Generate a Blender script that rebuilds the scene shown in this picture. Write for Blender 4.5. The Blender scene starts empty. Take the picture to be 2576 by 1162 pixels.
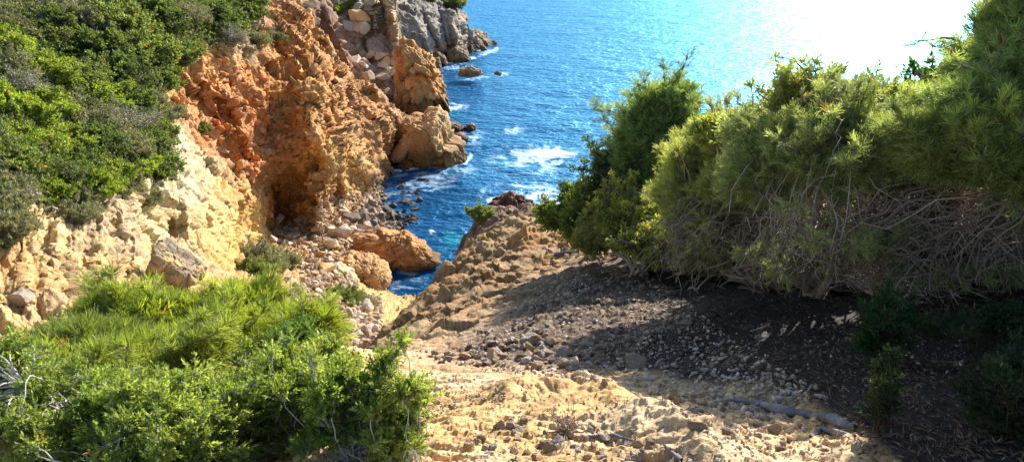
import bpy, bmesh, math, random
import numpy as np
from mathutils import Vector, Matrix

# ------------------------------------------------------------------ camera, light
SC = bpy.context.scene
COL = SC.collection
CAMZ, PITCH, F = 20.0, math.radians(22.5), 1840.0      # F in units of a 2576 px wide picture
CP, SP = math.cos(PITCH), math.sin(PITCH)
cam_d = bpy.data.cameras.new('camera'); cam = bpy.data.objects.new('camera', cam_d); COL.objects.link(cam)
cam.location = (0, 0, CAMZ); cam.rotation_euler = (math.radians(90) - PITCH, 0, 0)
cam_d.sensor_width = 36; cam_d.lens = 36 * F / 2576; cam_d.clip_start = 0.05; cam_d.clip_end = 40000
SC.camera = cam
SUN_EL, SUN_AZ = math.radians(27), math.radians(30.5)
W = bpy.data.worlds.new('World'); SC.world = W; W.use_nodes = True
wn = W.node_tree; bg = wn.nodes['Background']
sky = wn.nodes.new('ShaderNodeTexSky'); sky.sky_type = 'NISHITA'; sky.sun_disc = False
sky.sun_elevation = SUN_EL; sky.sun_rotation = SUN_AZ; sky.air_density = 1.0; sky.dust_density = 0.6
wn.links.new(sky.outputs[0], bg.inputs[0]); bg.inputs[1].default_value = 0.11
sd = bpy.data.lights.new('sun', 'SUN'); sd.energy = 5.0; sd.angle = math.radians(0.5); sd.color = (1, .95, .87)
so = bpy.data.objects.new('sun', sd); COL.objects.link(so)
SV = Vector((math.cos(SUN_EL) * math.sin(SUN_AZ), math.cos(SUN_EL) * math.cos(SUN_AZ), math.sin(SUN_EL)))
so.rotation_euler = SV.to_track_quat('Z', 'Y').to_euler()
SC.view_settings.view_transform = 'Standard'; SC.view_settings.look = 'None'
SC.view_settings.gamma = 1.0; SC.view_settings.exposure = 1.12
SC.cycles.max_bounces = 8; SC.cycles.transparent_max_bounces = 8
SC.cycles.use_denoising = True

R = np.random.default_rng(7)
random.seed(7)

# ------------------------------------------------------------------ maths helpers
def ray(u, v):
    dx = (np.asarray(u, float) - 1288) / F; dv = (581 - np.asarray(v, float)) / F
    return np.stack([dx, CP + dv * SP, -SP + dv * CP], -1)
def at(u, v, Y):                       # point on the ray of (u,v) at forward distance Y
    d = ray(u, v); return np.array([0, 0, CAMZ]) + d * (np.asarray(Y, float) / d[..., 1])[..., None]
def on_sea(u, v, z=0.0):
    d = ray(u, v); return np.array([0, 0, CAMZ]) + d * ((z - CAMZ) / d[..., 2])[..., None]
def px(u, v, Y):                       # metres per picture unit there
    return float(Y / (CP + (581 - v) / F * SP) / F)

TB = R.random((64, 64, 64)).astype(np.float32) * 2 - 1
def vnoise(p):
    p = p.astype(np.float32); i = np.floor(p).astype(np.int32); f = p - i
    f = f * f * f * (f * (f * 6 - 15) + 10)
    x0, y0, z0 = (i[..., 0] & 63), (i[..., 1] & 63), (i[..., 2] & 63)
    x1, y1, z1 = (x0 + 1) & 63, (y0 + 1) & 63, (z0 + 1) & 63
    fx, fy, fz = f[..., 0], f[..., 1], f[..., 2]
    a = TB[x0, y0, z0] * (1 - fx) + TB[x1, y0, z0] * fx
    b = TB[x0, y1, z0] * (1 - fx) + TB[x1, y1, z0] * fx
    c = TB[x0, y0, z1] * (1 - fx) + TB[x1, y0, z1] * fx
    d = TB[x0, y1, z1] * (1 - fx) + TB[x1, y1, z1] * fx
    return (a * (1 - fy) + b * fy) * (1 - fz) + (c * (1 - fy) + d * fy) * fz
ROT = np.array(Matrix.Rotation(0.7, 3, Vector((1, .6, .3)).normalized()))
def fbm(p, scale, octs=5, gain=.5, ridged=False):
    q = p / scale; s = 0; a = 1.0; t = 0
    for k in range(octs):
        n = vnoise(q + k * 7.3)
        if ridged: n = 1 - 2 * np.abs(n)
        s = s + a * n; t += a; a *= gain; q = (q @ ROT.T) * 2.03
    return s / t
OFF = R.random((32, 32, 32, 3)).astype(np.float32)
RND = R.random((32, 32, 32, 4)).astype(np.float32)
def worley(p, scale):                  # F1, F2, vector to the centre, four random numbers of the cell
    q = (p / scale).astype(np.float32).reshape(-1, 3); n = len(q)
    F1 = np.full(n, 9., np.float32); F2 = F1.copy(); V = np.zeros((n, 3), np.float32); C = np.zeros((n, 4), np.float32)
    i = np.floor(q).astype(np.int32)
    for dx in (-1, 0, 1):
        for dy in (-1, 0, 1):
            for dz in (-1, 0, 1):
                c = i + np.array([dx, dy, dz], np.int32); m = c & 31
                d = c + OFF[m[:, 0], m[:, 1], m[:, 2]] - q
                r = np.sqrt((d * d).sum(1))
                k = r < F1
                F2 = np.where(k, F1, np.minimum(F2, r)); F1 = np.where(k, r, F1)
                V[k] = d[k]; mk = m[k]; C[k] = RND[mk[:, 0], mk[:, 1], mk[:, 2]]
    return F1, F2, V, C
def facets(p, scale, warp=.25, wn_=.6):
    q = p + np.stack([vnoise(p / (scale * wn_) + k * 17.) for k in range(3)], -1) * scale * warp
    F1, F2, V, C = worley(q, scale)
    return (V * (C[:, :3] - .5)).sum(1) * 2.4 + (C[:, 3] - .5) * .8, F2 - F1, C
def cfacets(p, scale, warp=.25):
    h, e, C = facets(p, scale, warp); return (h + .35) * sst(0, .14, e) - .35, e, C
def stones(p, scale, cover=.75):
    F1, F2, V, C = worley(p + np.stack([vnoise(p / scale * 1.8 + k * 11.) for k in range(3)], -1) * scale * .13, scale)
    r = .22 + .36 * C[:, 0]; on = C[:, 1] < cover
    e = F1 * (1 + .35 * np.sign((V * (C[:, 1:4] - .5)).sum(1)) * .6)
    h = np.where(on, np.sqrt(np.clip(r * r - e * e, 0, None)), 0)
    return h * scale, (h > 0.02) & on, C
def sst(a, b, x):
    t = np.clip((x - a) / (b - a), 0, 1); return t * t * (3 - 2 * t)
def rbf(pts, vals):
    pts = np.asarray(pts, float); vals = np.asarray(vals, float)
    if vals.ndim == 1: vals = vals[:, None]
    sc = pts.std(0).max(); c = pts.mean(0); P = (pts - c) / sc; n = len(P)
    def k(r2): return np.where(r2 > 1e-12, r2 * np.log(r2 + 1e-12), 0)
    A = np.zeros((n + 3, n + 3)); d2 = ((P[:, None] - P[None]) ** 2).sum(-1)
    A[:n, :n] = k(d2) + np.eye(n) * 2e-3; A[:n, n] = 1; A[:n, n + 1:] = P; A[n:, :n] = A[:n, n:].T
    b = np.zeros((n + 3, vals.shape[1])); b[:n] = vals; w = np.linalg.solve(A, b)
    def ev(x):
        sh = x.shape[:-1]; X = (x.reshape(-1, 2) - c) / sc; out = np.empty((len(X), vals.shape[1]))
        for s in range(0, len(X), 60000):
            x_ = X[s:s + 60000]; d2 = ((x_[:, None] - P[None]) ** 2).sum(-1)
            out[s:s + 60000] = k(d2) @ w[:n] + w[n] + x_ @ w[n + 1:]
        return out.reshape(sh + (vals.shape[1],))
    return ev
def idw(pts, vals, x, p=3.0):          # inverse-distance weights: zones of rock colour
    pts = np.asarray(pts, float); vals = np.asarray(vals, float); out = np.empty((len(x), vals.shape[1]))
    for s in range(0, len(x), 60000):
        d = ((x[s:s + 60000, None] - pts[None]) ** 2).sum(-1) + 100.
        w = d ** (-p / 2); out[s:s + 60000] = (w @ vals) / w.sum(1, keepdims=True)
    return out
def inside(poly, x, y):
    r = np.zeros(x.shape, bool); n = len(poly)
    for i in range(n):
        (x0, y0), (x1, y1) = poly[i], poly[(i + 1) % n]
        if y0 == y1: continue
        r ^= ((y0 > y) != (y1 > y)) & (x < (x1 - x0) * (y - y0) / (y1 - y0) + x0)
    return r
def segdist(poly, x, y):               # distance to an open polyline
    best = np.full(x.shape, 1e9)
    for (x0, y0), (x1, y1) in zip(poly[:-1], poly[1:]):
        dx, dy = x1 - x0, y1 - y0; t = np.clip(((x - x0) * dx + (y - y0) * dy) / (dx * dx + dy * dy), 0, 1)
        best = np.minimum(best, np.hypot(x - x0 - t * dx, y - y0 - t * dy))
    return best

# ------------------------------------------------------------------ mesh helpers
def mesh_np(name, V, Fc, mat=None, tint=None, attrs=None, smooth=True):
    me = bpy.data.meshes.new(name); Fc = np.asarray(Fc, np.int32); k = Fc.shape[1]
    me.vertices.add(len(V)); me.vertices.foreach_set('co', np.ascontiguousarray(V, np.float32).ravel())
    me.loops.add(Fc.size); me.loops.foreach_set('vertex_index', Fc.ravel())
    me.polygons.add(len(Fc)); me.polygons.foreach_set('loop_start', np.arange(0, Fc.size, k, dtype=np.int32))
    me.polygons.foreach_set('loop_total', np.full(len(Fc), k, np.int32))
    me.polygons.foreach_set('use_smooth', np.full(len(Fc), smooth, bool))
    if tint is not None:
        a = me.attributes.new('tint', 'FLOAT_COLOR', 'POINT')
        a.data.foreach_set('color', np.concatenate([tint, np.ones((len(V), 1))], 1).astype(np.float32).ravel())
    for n_, v_ in (attrs or {}).items():
        a = me.attributes.new(n_, 'FLOAT', 'POINT'); a.data.foreach_set('value', np.asarray(v_, np.float32).ravel())
    me.update(calc_edges=True)
    if mat: me.materials.append(mat)
    return me
def link(name, data, parent=None, loc=None):
    o = bpy.data.objects.new(name, data); COL.objects.link(o)
    if parent is not None: o.parent = parent
    if loc is not None: o.location = loc
    return o
def tag(o, label, cat, group=None):
    o['label'] = label; o['category'] = cat
    if group: o['group'] = group
    return o
def grid_faces(nr, nc, mask=None):
    i = np.arange(nr * nc).reshape(nr, nc)
    f = np.stack([i[:-1, :-1], i[1:, :-1], i[1:, 1:], i[:-1, 1:]], -1)
    if mask is not None:
        m = mask[:-1, :-1] & mask[1:, :-1] & mask[1:, 1:] & mask[:-1, 1:]; f = f[m]
    return f.reshape(-1, 4)
def grid_normals(P):
    du = np.gradient(P, axis=1); dv = np.gradient(P, axis=0); n = np.cross(du, dv)
    return n / (np.linalg.norm(n, axis=-1, keepdims=True) + 1e-9)
def compact(V, Fc, *att):
    used = np.zeros(len(V), bool); used[Fc.ravel()] = True; mp = np.cumsum(used) - 1
    return (V[used], mp[Fc]) + tuple(a[used] for a in att)
def skirt(V, Fc, offs):
    e = np.concatenate([Fc[:, [i, (i + 1) % 4]] for i in range(4)]); key = np.sort(e, 1)
    k = key[:, 0].astype(np.int64) * len(V) + key[:, 1]; u, inv, cnt = np.unique(k, return_inverse=True, return_counts=True)
    b = e[cnt[inv] == 1]; bv = np.unique(b); mp = -np.ones(len(V), int); mp[bv] = np.arange(len(bv))
    base = V[bv]; rings = []; faces = [Fc]; prev = b; start = len(V); allv = [V]; src = [np.arange(len(V))]
    for o in offs:
        nv = base + o + np.stack([vnoise(base / 1.3 + o[1] + k * 5) for k in range(3)], -1) * .25 * np.linalg.norm(o)
        allv.append(nv); src.append(bv); cur = mp[b] + start; start += len(bv)
        faces.append(np.stack([prev[:, 1], prev[:, 0], cur[:, 0], cur[:, 1]], 1)); prev = cur
    return np.concatenate(allv), np.concatenate(faces), np.concatenate(src)

# ------------------------------------------------------------------ materials
def nt(name):
    m = bpy.data.materials.new(name); m.use_nodes = True; n = m.node_tree; n.nodes.clear()
    out = n.nodes.new('ShaderNodeOutputMaterial'); return m, n, out
def rock_mat(name, base=None, fine=20., bump=.02, rough=.85, var=.5, objrand=0., spec=.25):
    m, n, out = nt(name); N = n.nodes; L = n.links
    b = N.new('ShaderNodeBsdfPrincipled'); b.inputs['Roughness'].default_value = rough
    b.inputs['Specular IOR Level'].default_value = spec; L.new(b.outputs[0], out.inputs[0])
    g = N.new('ShaderNodeNewGeometry') if objrand == 0 else N.new('ShaderNodeTexCoord')
    co = g.outputs['Position'] if objrand == 0 else g.outputs['Object']
    n1 = N.new('ShaderNodeTexNoise'); n1.inputs['Scale'].default_value = fine; n1.inputs['Detail'].default_value = 6; n1.inputs['Roughness'].default_value = .7
    n2 = N.new('ShaderNodeTexNoise'); n2.inputs['Scale'].default_value = fine * .21; n2.inputs['Detail'].default_value = 5
    vo = N.new('ShaderNodeTexVoronoi'); vo.inputs['Scale'].default_value = fine * .8
    for t in (n1, n2, vo): L.new(co, t.inputs['Vector'])
    if base is None:
        a = N.new('ShaderNodeAttribute'); a.attribute_name = 'tint'; c0 = a.outputs['Color']
    else:
        r = N.new('ShaderNodeRGB'); r.outputs[0].default_value = (*base, 1); c0 = r.outputs[0]
    mr = N.new('ShaderNodeMapRange'); mr.inputs['From Min'].default_value = .3; mr.inputs['From Max'].default_value = .7
    mr.inputs['To Min'].default_value = 1 - var; mr.inputs['To Max'].default_value = 1 + var * .8
    mixn = N.new('ShaderNodeMath'); mixn.operation = 'MULTIPLY_ADD'; mixn.inputs[1].default_value = .5
    L.new(n1.outputs['Fac'], mixn.inputs[0])
    h = N.new('ShaderNodeMath'); h.operation = 'MULTIPLY'; h.inputs[1].default_value = .5; L.new(n2.outputs['Fac'], h.inputs[0])
    L.new(h.outputs[0], mixn.inputs[2]); L.new(mixn.outputs[0], mr.inputs['Value'])
    mul = N.new('ShaderNodeVectorMath'); mul.operation = 'SCALE'; L.new(c0, mul.inputs[0]); L.new(mr.outputs[0], mul.inputs['Scale'])
    csrc = mul.outputs[0]
    if objrand > 0:
        oi = N.new('ShaderNodeObjectInfo'); m2 = N.new('ShaderNodeMapRange'); m2.inputs['To Min'].default_value = 1 - objrand; m2.inputs['To Max'].default_value = 1 + objrand
        L.new(oi.outputs['Random'], m2.inputs['Value']); mu2 = N.new('ShaderNodeVectorMath'); mu2.operation = 'SCALE'
        L.new(csrc, mu2.inputs[0]); L.new(m2.outputs[0], mu2.inputs['Scale']); csrc = mu2.outputs[0]
        hs = N.new('ShaderNodeHueSaturation'); sm = N.new('ShaderNodeMath'); sm.operation = 'MULTIPLY_ADD'; sm.inputs[1].default_value = -.75; sm.inputs[2].default_value = 1.2
        fr = N.new('ShaderNodeMath'); fr.operation = 'MULTIPLY'; fr.inputs[1].default_value = 7.13; L.new(oi.outputs['Random'], fr.inputs[0])
        fr2 = N.new('ShaderNodeMath'); fr2.operation = 'FRACT'; L.new(fr.outputs[0], fr2.inputs[0]); L.new(fr2.outputs[0], sm.inputs[0])
        ge = N.new('ShaderNodeNewGeometry'); sx = N.new('ShaderNodeSeparateXYZ'); L.new(ge.outputs['Position'], sx.inputs[0]); wz = N.new('ShaderNodeMapRange')
        wz.inputs['From Min'].default_value = .1; wz.inputs['From Max'].default_value = .5; wz.inputs['To Min'].default_value = .35; L.new(sx.outputs['Z'], wz.inputs['Value'])
        mu3 = N.new('ShaderNodeVectorMath'); mu3.operation = 'SCALE'; L.new(csrc, mu3.inputs[0]); L.new(wz.outputs[0], mu3.inputs['Scale']); csrc = mu3.outputs[0]
        L.new(sm.outputs[0], hs.inputs['Saturation']); L.new(csrc, hs.inputs['Color']); csrc = hs.outputs[0]
    L.new(csrc, b.inputs['Base Color'])
    bp = N.new('ShaderNodeBump'); bp.inputs['Strength'].default_value = 1.; bp.inputs['Distance'].default_value = bump
    add = N.new('ShaderNodeMath'); add.operation = 'MULTIPLY_ADD'; add.inputs[1].default_value = -.35
    L.new(vo.outputs['Distance'], add.inputs[0]); L.new(n1.outputs['Fac'], add.inputs[2]); L.new(add.outputs[0], bp.inputs['Height'])
    L.new(bp.outputs[0], b.inputs['Normal'])
    return m
def leaf_mat(name, trans=.45, gloss=.35, through=(2.1, 1.9, .7)):
    m, n, out = nt(name); N = n.nodes; L = n.links
    a = N.new('ShaderNodeAttribute'); a.attribute_name = 'tint'
    b = N.new('ShaderNodeBsdfPrincipled'); b.inputs['Roughness'].default_value = .45; b.inputs['Specular IOR Level'].default_value = gloss
    t = N.new('ShaderNodeBsdfTranslucent'); mx = N.new('ShaderNodeMixShader'); mx.inputs[0].default_value = trans
    hs = N.new('ShaderNodeMix'); hs.data_type = 'RGBA'; hs.blend_type = 'MULTIPLY'; hs.inputs[0].default_value = 1
    hs.inputs['B'].default_value = (*through, 1); L.new(a.outputs['Color'], hs.inputs['A'])
    L.new(a.outputs['Color'], b.inputs['Base Color']); L.new(hs.outputs['Result'], t.inputs[0])
    L.new(b.outputs[0], mx.inputs[1]); L.new(t.outputs[0], mx.inputs[2]); L.new(mx.outputs[0], out.inputs[0])
    return m
M_CLIFF = rock_mat('cliff_rock', fine=5., bump=.13, var=.4)
M_GROUND = rock_mat('ground_rock', fine=70., bump=.006, var=.4)
M_STACK = rock_mat('stack_rock', fine=3.5, bump=.10, var=.35)
M_BOULD = rock_mat('boulder_rock', base=(.52, .34, .18), fine=3., bump=.06, var=.35, objrand=.3)
M_BOULD_D = rock_mat('wet_boulder_rock', base=(.20, .16, .12), fine=3., bump=.06, var=.4, objrand=.35)
M_STONE = rock_mat('loose_stone', base=(.58, .42, .28), fine=2.2, bump=.06, var=.3, objrand=.3)
M_GRAVEL = rock_mat('gravel_stone', fine=60., bump=.004, var=.3)
M_LEAF = leaf_mat('leaf', .52); M_LEAF_T = leaf_mat('thicket_leaf', .5, .4, (1.9, 1.85, .85)); M_LEAF_G = leaf_mat('dull_leaf', .3, .2)
M_BARK = rock_mat('grey_bark', base=(.33, .26, .20), fine=60., bump=.003, var=.4)
M_BARK_SHADE = rock_mat('shaded_bark', base=(.06, .045, .035), fine=60., bump=.003, var=.4)  # bark darkened to imitate shade, for the lower right shrubs
M_BARK_P = rock_mat('pale_bark', base=(.50, .46, .42), fine=60., bump=.003, var=.4)
M_BARK_D = rock_mat('brown_bark', base=(.27, .195, .145), fine=60., bump=.003, var=.4)
M_LOG = rock_mat('driftwood', base=(.21, .205, .215), fine=38., bump=.010, var=.85)

# ------------------------------------------------------------------ sea
def build_sea():
    v = np.concatenate([-181 + np.array([.6, 1.5, 3, 6, 10, 16, 24, 34, 46, 60, 76, 94, 112, 130, 148]) , np.arange(-30, 760, 2.0), [800, 860, 950, 1200, 1800, 3000]])
    u = np.concatenate([[-9000, -5000, -2500, -1200, -400, 0, 300, 600], np.arange(860, 2620, 3.0), [2800, 3200, 4200, 6000, 9000]])
    U, Vv = np.meshgrid(u, v); P = on_sea(U, Vv); dist = P[..., 1]
    q = P.reshape(-1, 3).copy(); q[:, 2] = 0
    qs = q * np.array([.55, 1, 1])
    amp = np.exp(-dist.ravel() / 260.)
    h = (fbm(qs, 3.2, 4, .55) * .16 + fbm(qs + 40, 11., 2) * .16) * amp
    P = P.reshape(-1, 3); P[:, 2] = h; U = U.ravel(); Vr = Vv.ravel()
    foam = np.zeros(len(P))
    w = np.stack([vnoise(q / 2.2 + k * 9) for k in range(3)], -1) * 1.1; w[:, 2] = 0
    lace = fbm(q + w, 1.25, 4, .6, ridged=True); fine = fbm(q + w * .5, .55, 3, .6)
    for (a, b, ra, rb, s) in FOAM:
        d = np.sqrt(((U - a) / ra) ** 2 + ((Vr - b) / rb) ** 2); mk = 1 - sst(.35, 1.15, d + fine * .25)
        foam = np.maximum(foam, mk * s * sst(.46 - .38 * s, .72 - .28 * s, lace * .8 + fine * .2 + .14 * mk))
    for (pts, wd, s) in FOAM_LINES:
        d = segdist(pts, U, Vr) / wd; mk = 1 - sst(.3, 1.3, d + fine * .4)
        foam = np.maximum(foam, mk * s * sst(.1, .55, lace * .6 + fine * .5 + .35 * mk))
    sh = np.zeros(len(P))
    for (a, b, ra, rb, s) in SHALLOW:
        d = np.sqrt(((U - a) / ra) ** 2 + ((Vr - b) / rb) ** 2); sh = np.maximum(sh, s * (1 - sst(.2, 1.1, d + .25 * lace)))
    m, n, out = nt('sea_water'); N = n.nodes; L = n.links
    b = N.new('ShaderNodeBsdfDiffuse'); gl = N.new('ShaderNodeBsdfGlossy'); gl.inputs['Color'].default_value = (.24, .65, 1., 1); fr = N.new('ShaderNodeFresnel'); fr.inputs['IOR'].default_value = 1.33
    mx = N.new('ShaderNodeMixShader'); L.new(fr.outputs[0], mx.inputs[0]); L.new(b.outputs[0], mx.inputs[1]); L.new(gl.outputs[0], mx.inputs[2])
    L.new(mx.outputs[0], out.inputs[0]); g = N.new('ShaderNodeNewGeometry')
    mp = N.new('ShaderNodeMapping'); mp.inputs['Scale'].default_value = (.7, 1.15, 1); mp.inputs['Rotation'].default_value = (0, 0, .12)
    L.new(g.outputs['Position'], mp.inputs['Vector']); hs = []
    for s, dd, rgh in ((1.7, 4, .6), (.55, 3, .55), (.12, 2, .5)):
        t = N.new('ShaderNodeTexNoise'); t.inputs['Scale'].default_value = s; t.inputs['Detail'].default_value = dd; t.inputs['Roughness'].default_value = rgh
        L.new(mp.outputs[0], t.inputs['Vector']); hs.append(t)
    nrm = None
    for t, dist_ in zip(hs, (.27, .5, .7)):
        bp = N.new('ShaderNodeBump'); bp.inputs['Strength'].default_value = 1; bp.inputs['Distance'].default_value = dist_
        L.new(t.outputs['Fac'], bp.inputs['Height'])
        if nrm is not None: L.new(nrm, bp.inputs['Normal'])
        nrm = bp.outputs[0]
    for q_ in (b, gl, fr): L.new(nrm, q_.inputs['Normal'])
    fa = N.new('ShaderNodeAttribute'); fa.attribute_name = 'foam'; sa = N.new('ShaderNodeAttribute'); sa.attribute_name = 'shallow'
    c1 = N.new('ShaderNodeMix'); c1.data_type = 'RGBA'; c1.inputs['A'].default_value = (.002, .048, .145, 1); c1.inputs['B'].default_value = (.0, .20, .22, 1)
    L.new(sa.outputs['Fac'], c1.inputs[0])
    c2 = N.new('ShaderNodeMix'); c2.data_type = 'RGBA'; c2.inputs['B'].default_value = (.8, .84, .86, 1)
    L.new(c1.outputs['Result'], c2.inputs['A']); L.new(fa.outputs['Fac'], c2.inputs[0]); L.new(c2.outputs['Result'], b.inputs['Color'])
    r = N.new('ShaderNodeMapRange'); r.inputs['To Min'].default_value = .28; r.inputs['To Max'].default_value = .8
    L.new(fa.outputs['Fac'], r.inputs['Value']); L.new(r.outputs[0], gl.inputs['Roughness'])
    me = mesh_np('sea', P, grid_faces(len(v), len(u)), m, attrs={'foam': foam, 'shallow': sh})
    o = link('sea', me); o['kind'] = 'structure'; o['label'] = 'blue rippled sea with sun glitter'
FOAM = [(1385, 383, 75, 18, 1.2), (1340, 400, 120, 42, .7), (1300, 380, 60, 28, .35), (1290, 327, 36, 12, .6), (1262, 186, 24, 7, .6), (1330, 488, 120, 32, .85),
        (1385, 520, 60, 28, 1.1), (1060, 460, 110, 40, .3), (1150, 430, 60, 40, .3), (1175, 340, 45, 40, .4), (1148, 270, 35, 12, .8), (1100, 585, 30, 9, .7),
        (1150, 170, 60, 14, .5), (1190, 195, 50, 8, .6), (1225, 130, 40, 8, .5), (1020, 700, 60, 30, .25), (1015, 735, 45, 20, .35), (1010, 500, 60, 50, .3)]
FOAM_LINES = [([(1120, 160), (1190, 146), (1250, 124)], 5, .8), ([(985, 432), (1050, 424), (1170, 412), (1185, 390)], 6, .75), ([(1000, 290), (1080, 291), (1135, 276)], 5, .8),
              ([(1230, 505), (1290, 484), (1370, 492), (1412, 505), (1405, 525)], 8, .95), ([(1150, 340), (1200, 345), (1190, 355)], 5, .6)]
SHALLOW = [(1140, 605, 40, 30, .7), (1100, 640, 40, 30, .25), (985, 250, 20, 12, .8), (1130, 300, 50, 30, .35), (1290, 410, 60, 20, .4), (1130, 420, 60, 30, .3)]
build_sea()

# ------------------------------------------------------------------ relief patches: cliff, cove, far shore, headland
def relief(name, label, ctrl, poly, step, dispf, tintf, mat, offs, feats=()):
    ctrl = np.array(ctrl, float); ev = rbf(ctrl[:, :2], 1 / ctrl[:, 2])
    xs = [p[0] for p in poly]; ys = [p[1] for p in poly]
    u = np.arange(min(xs), max(xs) + step, step); v = np.arange(min(ys), max(ys) + step, step)
    U, Vv = np.meshgrid(u, v); inv = ev(np.stack([U, Vv], -1))[..., 0]
    Y = 1 / np.clip(inv, 1 / 200., 1 / 1.0)
    for (pl, wd, amp) in feats:
        d = segdist(pl, U, Vv); Y = Y + amp * np.exp(-(d / wd) ** 2)
    P = at(U, Vv, Y); Nn = -grid_normals(P); s = np.sign((Nn * (P - np.array([0, 0, CAMZ]))).sum(-1)); Nn = -Nn * s[..., None]
    pf = P.reshape(-1, 3); nf = Nn.reshape(-1, 3); uf, vf = U.ravel(), Vv.ravel()
    D, aux = dispf(pf, nf, uf, vf)
    Q = pf + nf * D[:, None]; tint = tintf(Q, nf, uf, vf, aux)
    mk = inside(poly, U + 14 * vnoise(P / 2.), Vv + 10 * vnoise(P / 2. + 9))
    fc = grid_faces(len(v), len(u), mk); Q, fc, tint = compact(Q, fc, tint)
    Q, fc, src = skirt(Q, fc, offs); tint = tint[src]
    me = mesh_np(name, Q, fc, mat, tint=np.clip(tint, .01, .9)); o = link(name, me)
    o['kind'] = 'structure'; o['label'] = label
    return o

CL = [  # u, v, forward distance
 (880, 850, 20), (900, 800, 26), (965, 745, 36.5), (870, 760, 30), (800, 700, 33), (950, 870, 18.5), (800, 850, 18.5), (700, 810, 20), (600, 860, 15), (900, 920, 15),
 (850, 620, 42), (750, 640, 40), (720, 600, 42.5), (900, 540, 49), (1000, 560, 50.5), (1050, 520, 57), (1000, 480, 60), (1060, 640, 47.5), (1000, 690, 43), (900, 680, 39.8), (1040, 740, 40),
 (800, 560, 46), (850, 490, 51), (930, 460, 57), (980, 435, 61), (1010, 400, 68), (1080, 440, 66),
 (870, 310, 55), (850, 150, 62), (860, 400, 51), (930, 320, 61), (905, 220, 64), (980, 330, 65), (1020, 315, 68), (770, 20, 66), (640, 30, 59), (690, 190, 54), (600, 150, 49), (500, 120, 44),
 (440, 200, 40), (600, 300, 44), (550, 400, 39), (640, 500, 38.5), (648, 590, 39), (645, 400, 41), (672, 480, 45.5), (705, 460, 46), (740, 450, 46), (780, 450, 45.5), (815, 500, 45.5), (690, 550, 45), (675, 340, 45), (740, 300, 46.5), (785, 260, 48), (710, 250, 48.5), (805, 350, 46),
 (410, 330, 34), (450, 450, 30.5), (500, 550, 29), (560, 620, 31), (400, 600, 25.5), (300, 560, 22.5), (150, 600, 19.5), (0, 650, 16.5), (0, 800, 13), (150, 750, 15), (300, 720, 17.5), (450, 700, 21.5),
 (600, 700, 28), (550, 780, 20), (0, 900, 11), (200, 870, 12.5), (400, 850, 14.5),
 (0, 450, 21), (200, 450, 24), (370, 430, 28), (0, 250, 27), (200, 250, 30), (350, 250, 34), (0, 100, 33), (0, 0, 38), (200, 100, 38), (400, 100, 42), (300, 0, 46), (600, 0, 57), (450, 0, 50),
 (-300, 0, 32), (-300, 300, 20), (-300, 600, 14), (-300, 850, 10.5), (300, -120, 58), (700, -120, 80), (0, -120, 46), (1000, 900, 14)]
CL_POLY = [(-330, -130), (740, -130), (771, 0), (797, 66), (838, 117), (899, 188), (975, 245), (1026, 306), (1030, 330), (1000, 400), (1090, 440), (1120, 540), (1120, 700), (1040, 760), (1010, 930), (500, 930), (-330, 930)]
CL_F = [([(650, 410), (655, 480), (650, 590)], 12, -.9), ([(700, 470), (705, 540), (690, 580)], 34, 1.3), 
        ([(790, 180), (770, 260), (800, 360), (870, 470)], 26, -2.6), ([(740, 200), (725, 300)], 22, .7), ([(845, 210), (850, 300), (900, 400), (930, 440)], 24, -2.2),
        ([(820, 250), (850, 380)], 12, 2.0), ([(640, 60), (720, 150), (860, 210)], 14, .9), ([(800, 440), (800, 570)], 14, -1.3), ([(845, 430), (835, 530)], 14, 1.2),
        ([(530, 180), (600, 280), (640, 380)], 14, -.9), ([(480, 210), (560, 330), (600, 450)], 12, .8), ([(430, 560), (440, 640), (430, 700)], 9, .6), ([(400, 470), (470, 520), (480, 640)], 10, -.5),
        ([(160, 620), (170, 760)], 9, .5), ([(330, 600), (320, 700)], 10, .5), ([(940, 300), (960, 400)], 14, -1.), ([(905, 300), (925, 420)], 10, 1.1),
        ([(60, 600), (70, 760)], 16, -.3), ([(250, 590), (240, 740)], 18, -.4), ([(290, 540), (300, 600)], 14, .6), ([(380, 610), (400, 700)], 8, .5)]
# kind of rock by place: (u, v) -> (red conglomerate, strata, rubble)
ZK = [((500, 130), (1, 0, 0)), ((600, 300), (1, 0, 0)), ((750, 100), (1, 0, 0)), ((850, 250), (1, 0, 0)), ((780, 450), (1, 0, 0)), ((950, 350), (.7, .3, 0)), ((450, 220), (.8, .2, 0)), ((600, 450), (.5, .5, 0)),
      ((450, 400), (0, 1, 0)), ((500, 500), (.15, .85, 0)), ((550, 600), (.1, .9, 0)), ((300, 600), (0, 1, 0)), ((100, 700), (0, 1, 0)), ((400, 700), (0, 1, 0)), ((0, 600), (0, 1, 0)), ((250, 520), (0, 1, 0)), ((0, 850), (0, 1, 0)),
      ((850, 600), (0, 0, 1)), ((950, 560), (0, 0, 1)), ((720, 640), (0, 0, 1)), ((820, 700), (.0, .2, .8)), ((880, 800), (0, .2, .8)), ((700, 780), (0, .3, .7)), ((1000, 500), (0, 0, 1)), ((700, 590), (.3, 0, .7)),
      ((200, 200), (.2, .5, .3)), ((400, 60), (.2, .5, .3)), ((560, 60), (.4, .3, .3)), ((1050, 600), (0, 0, 1))]
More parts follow.
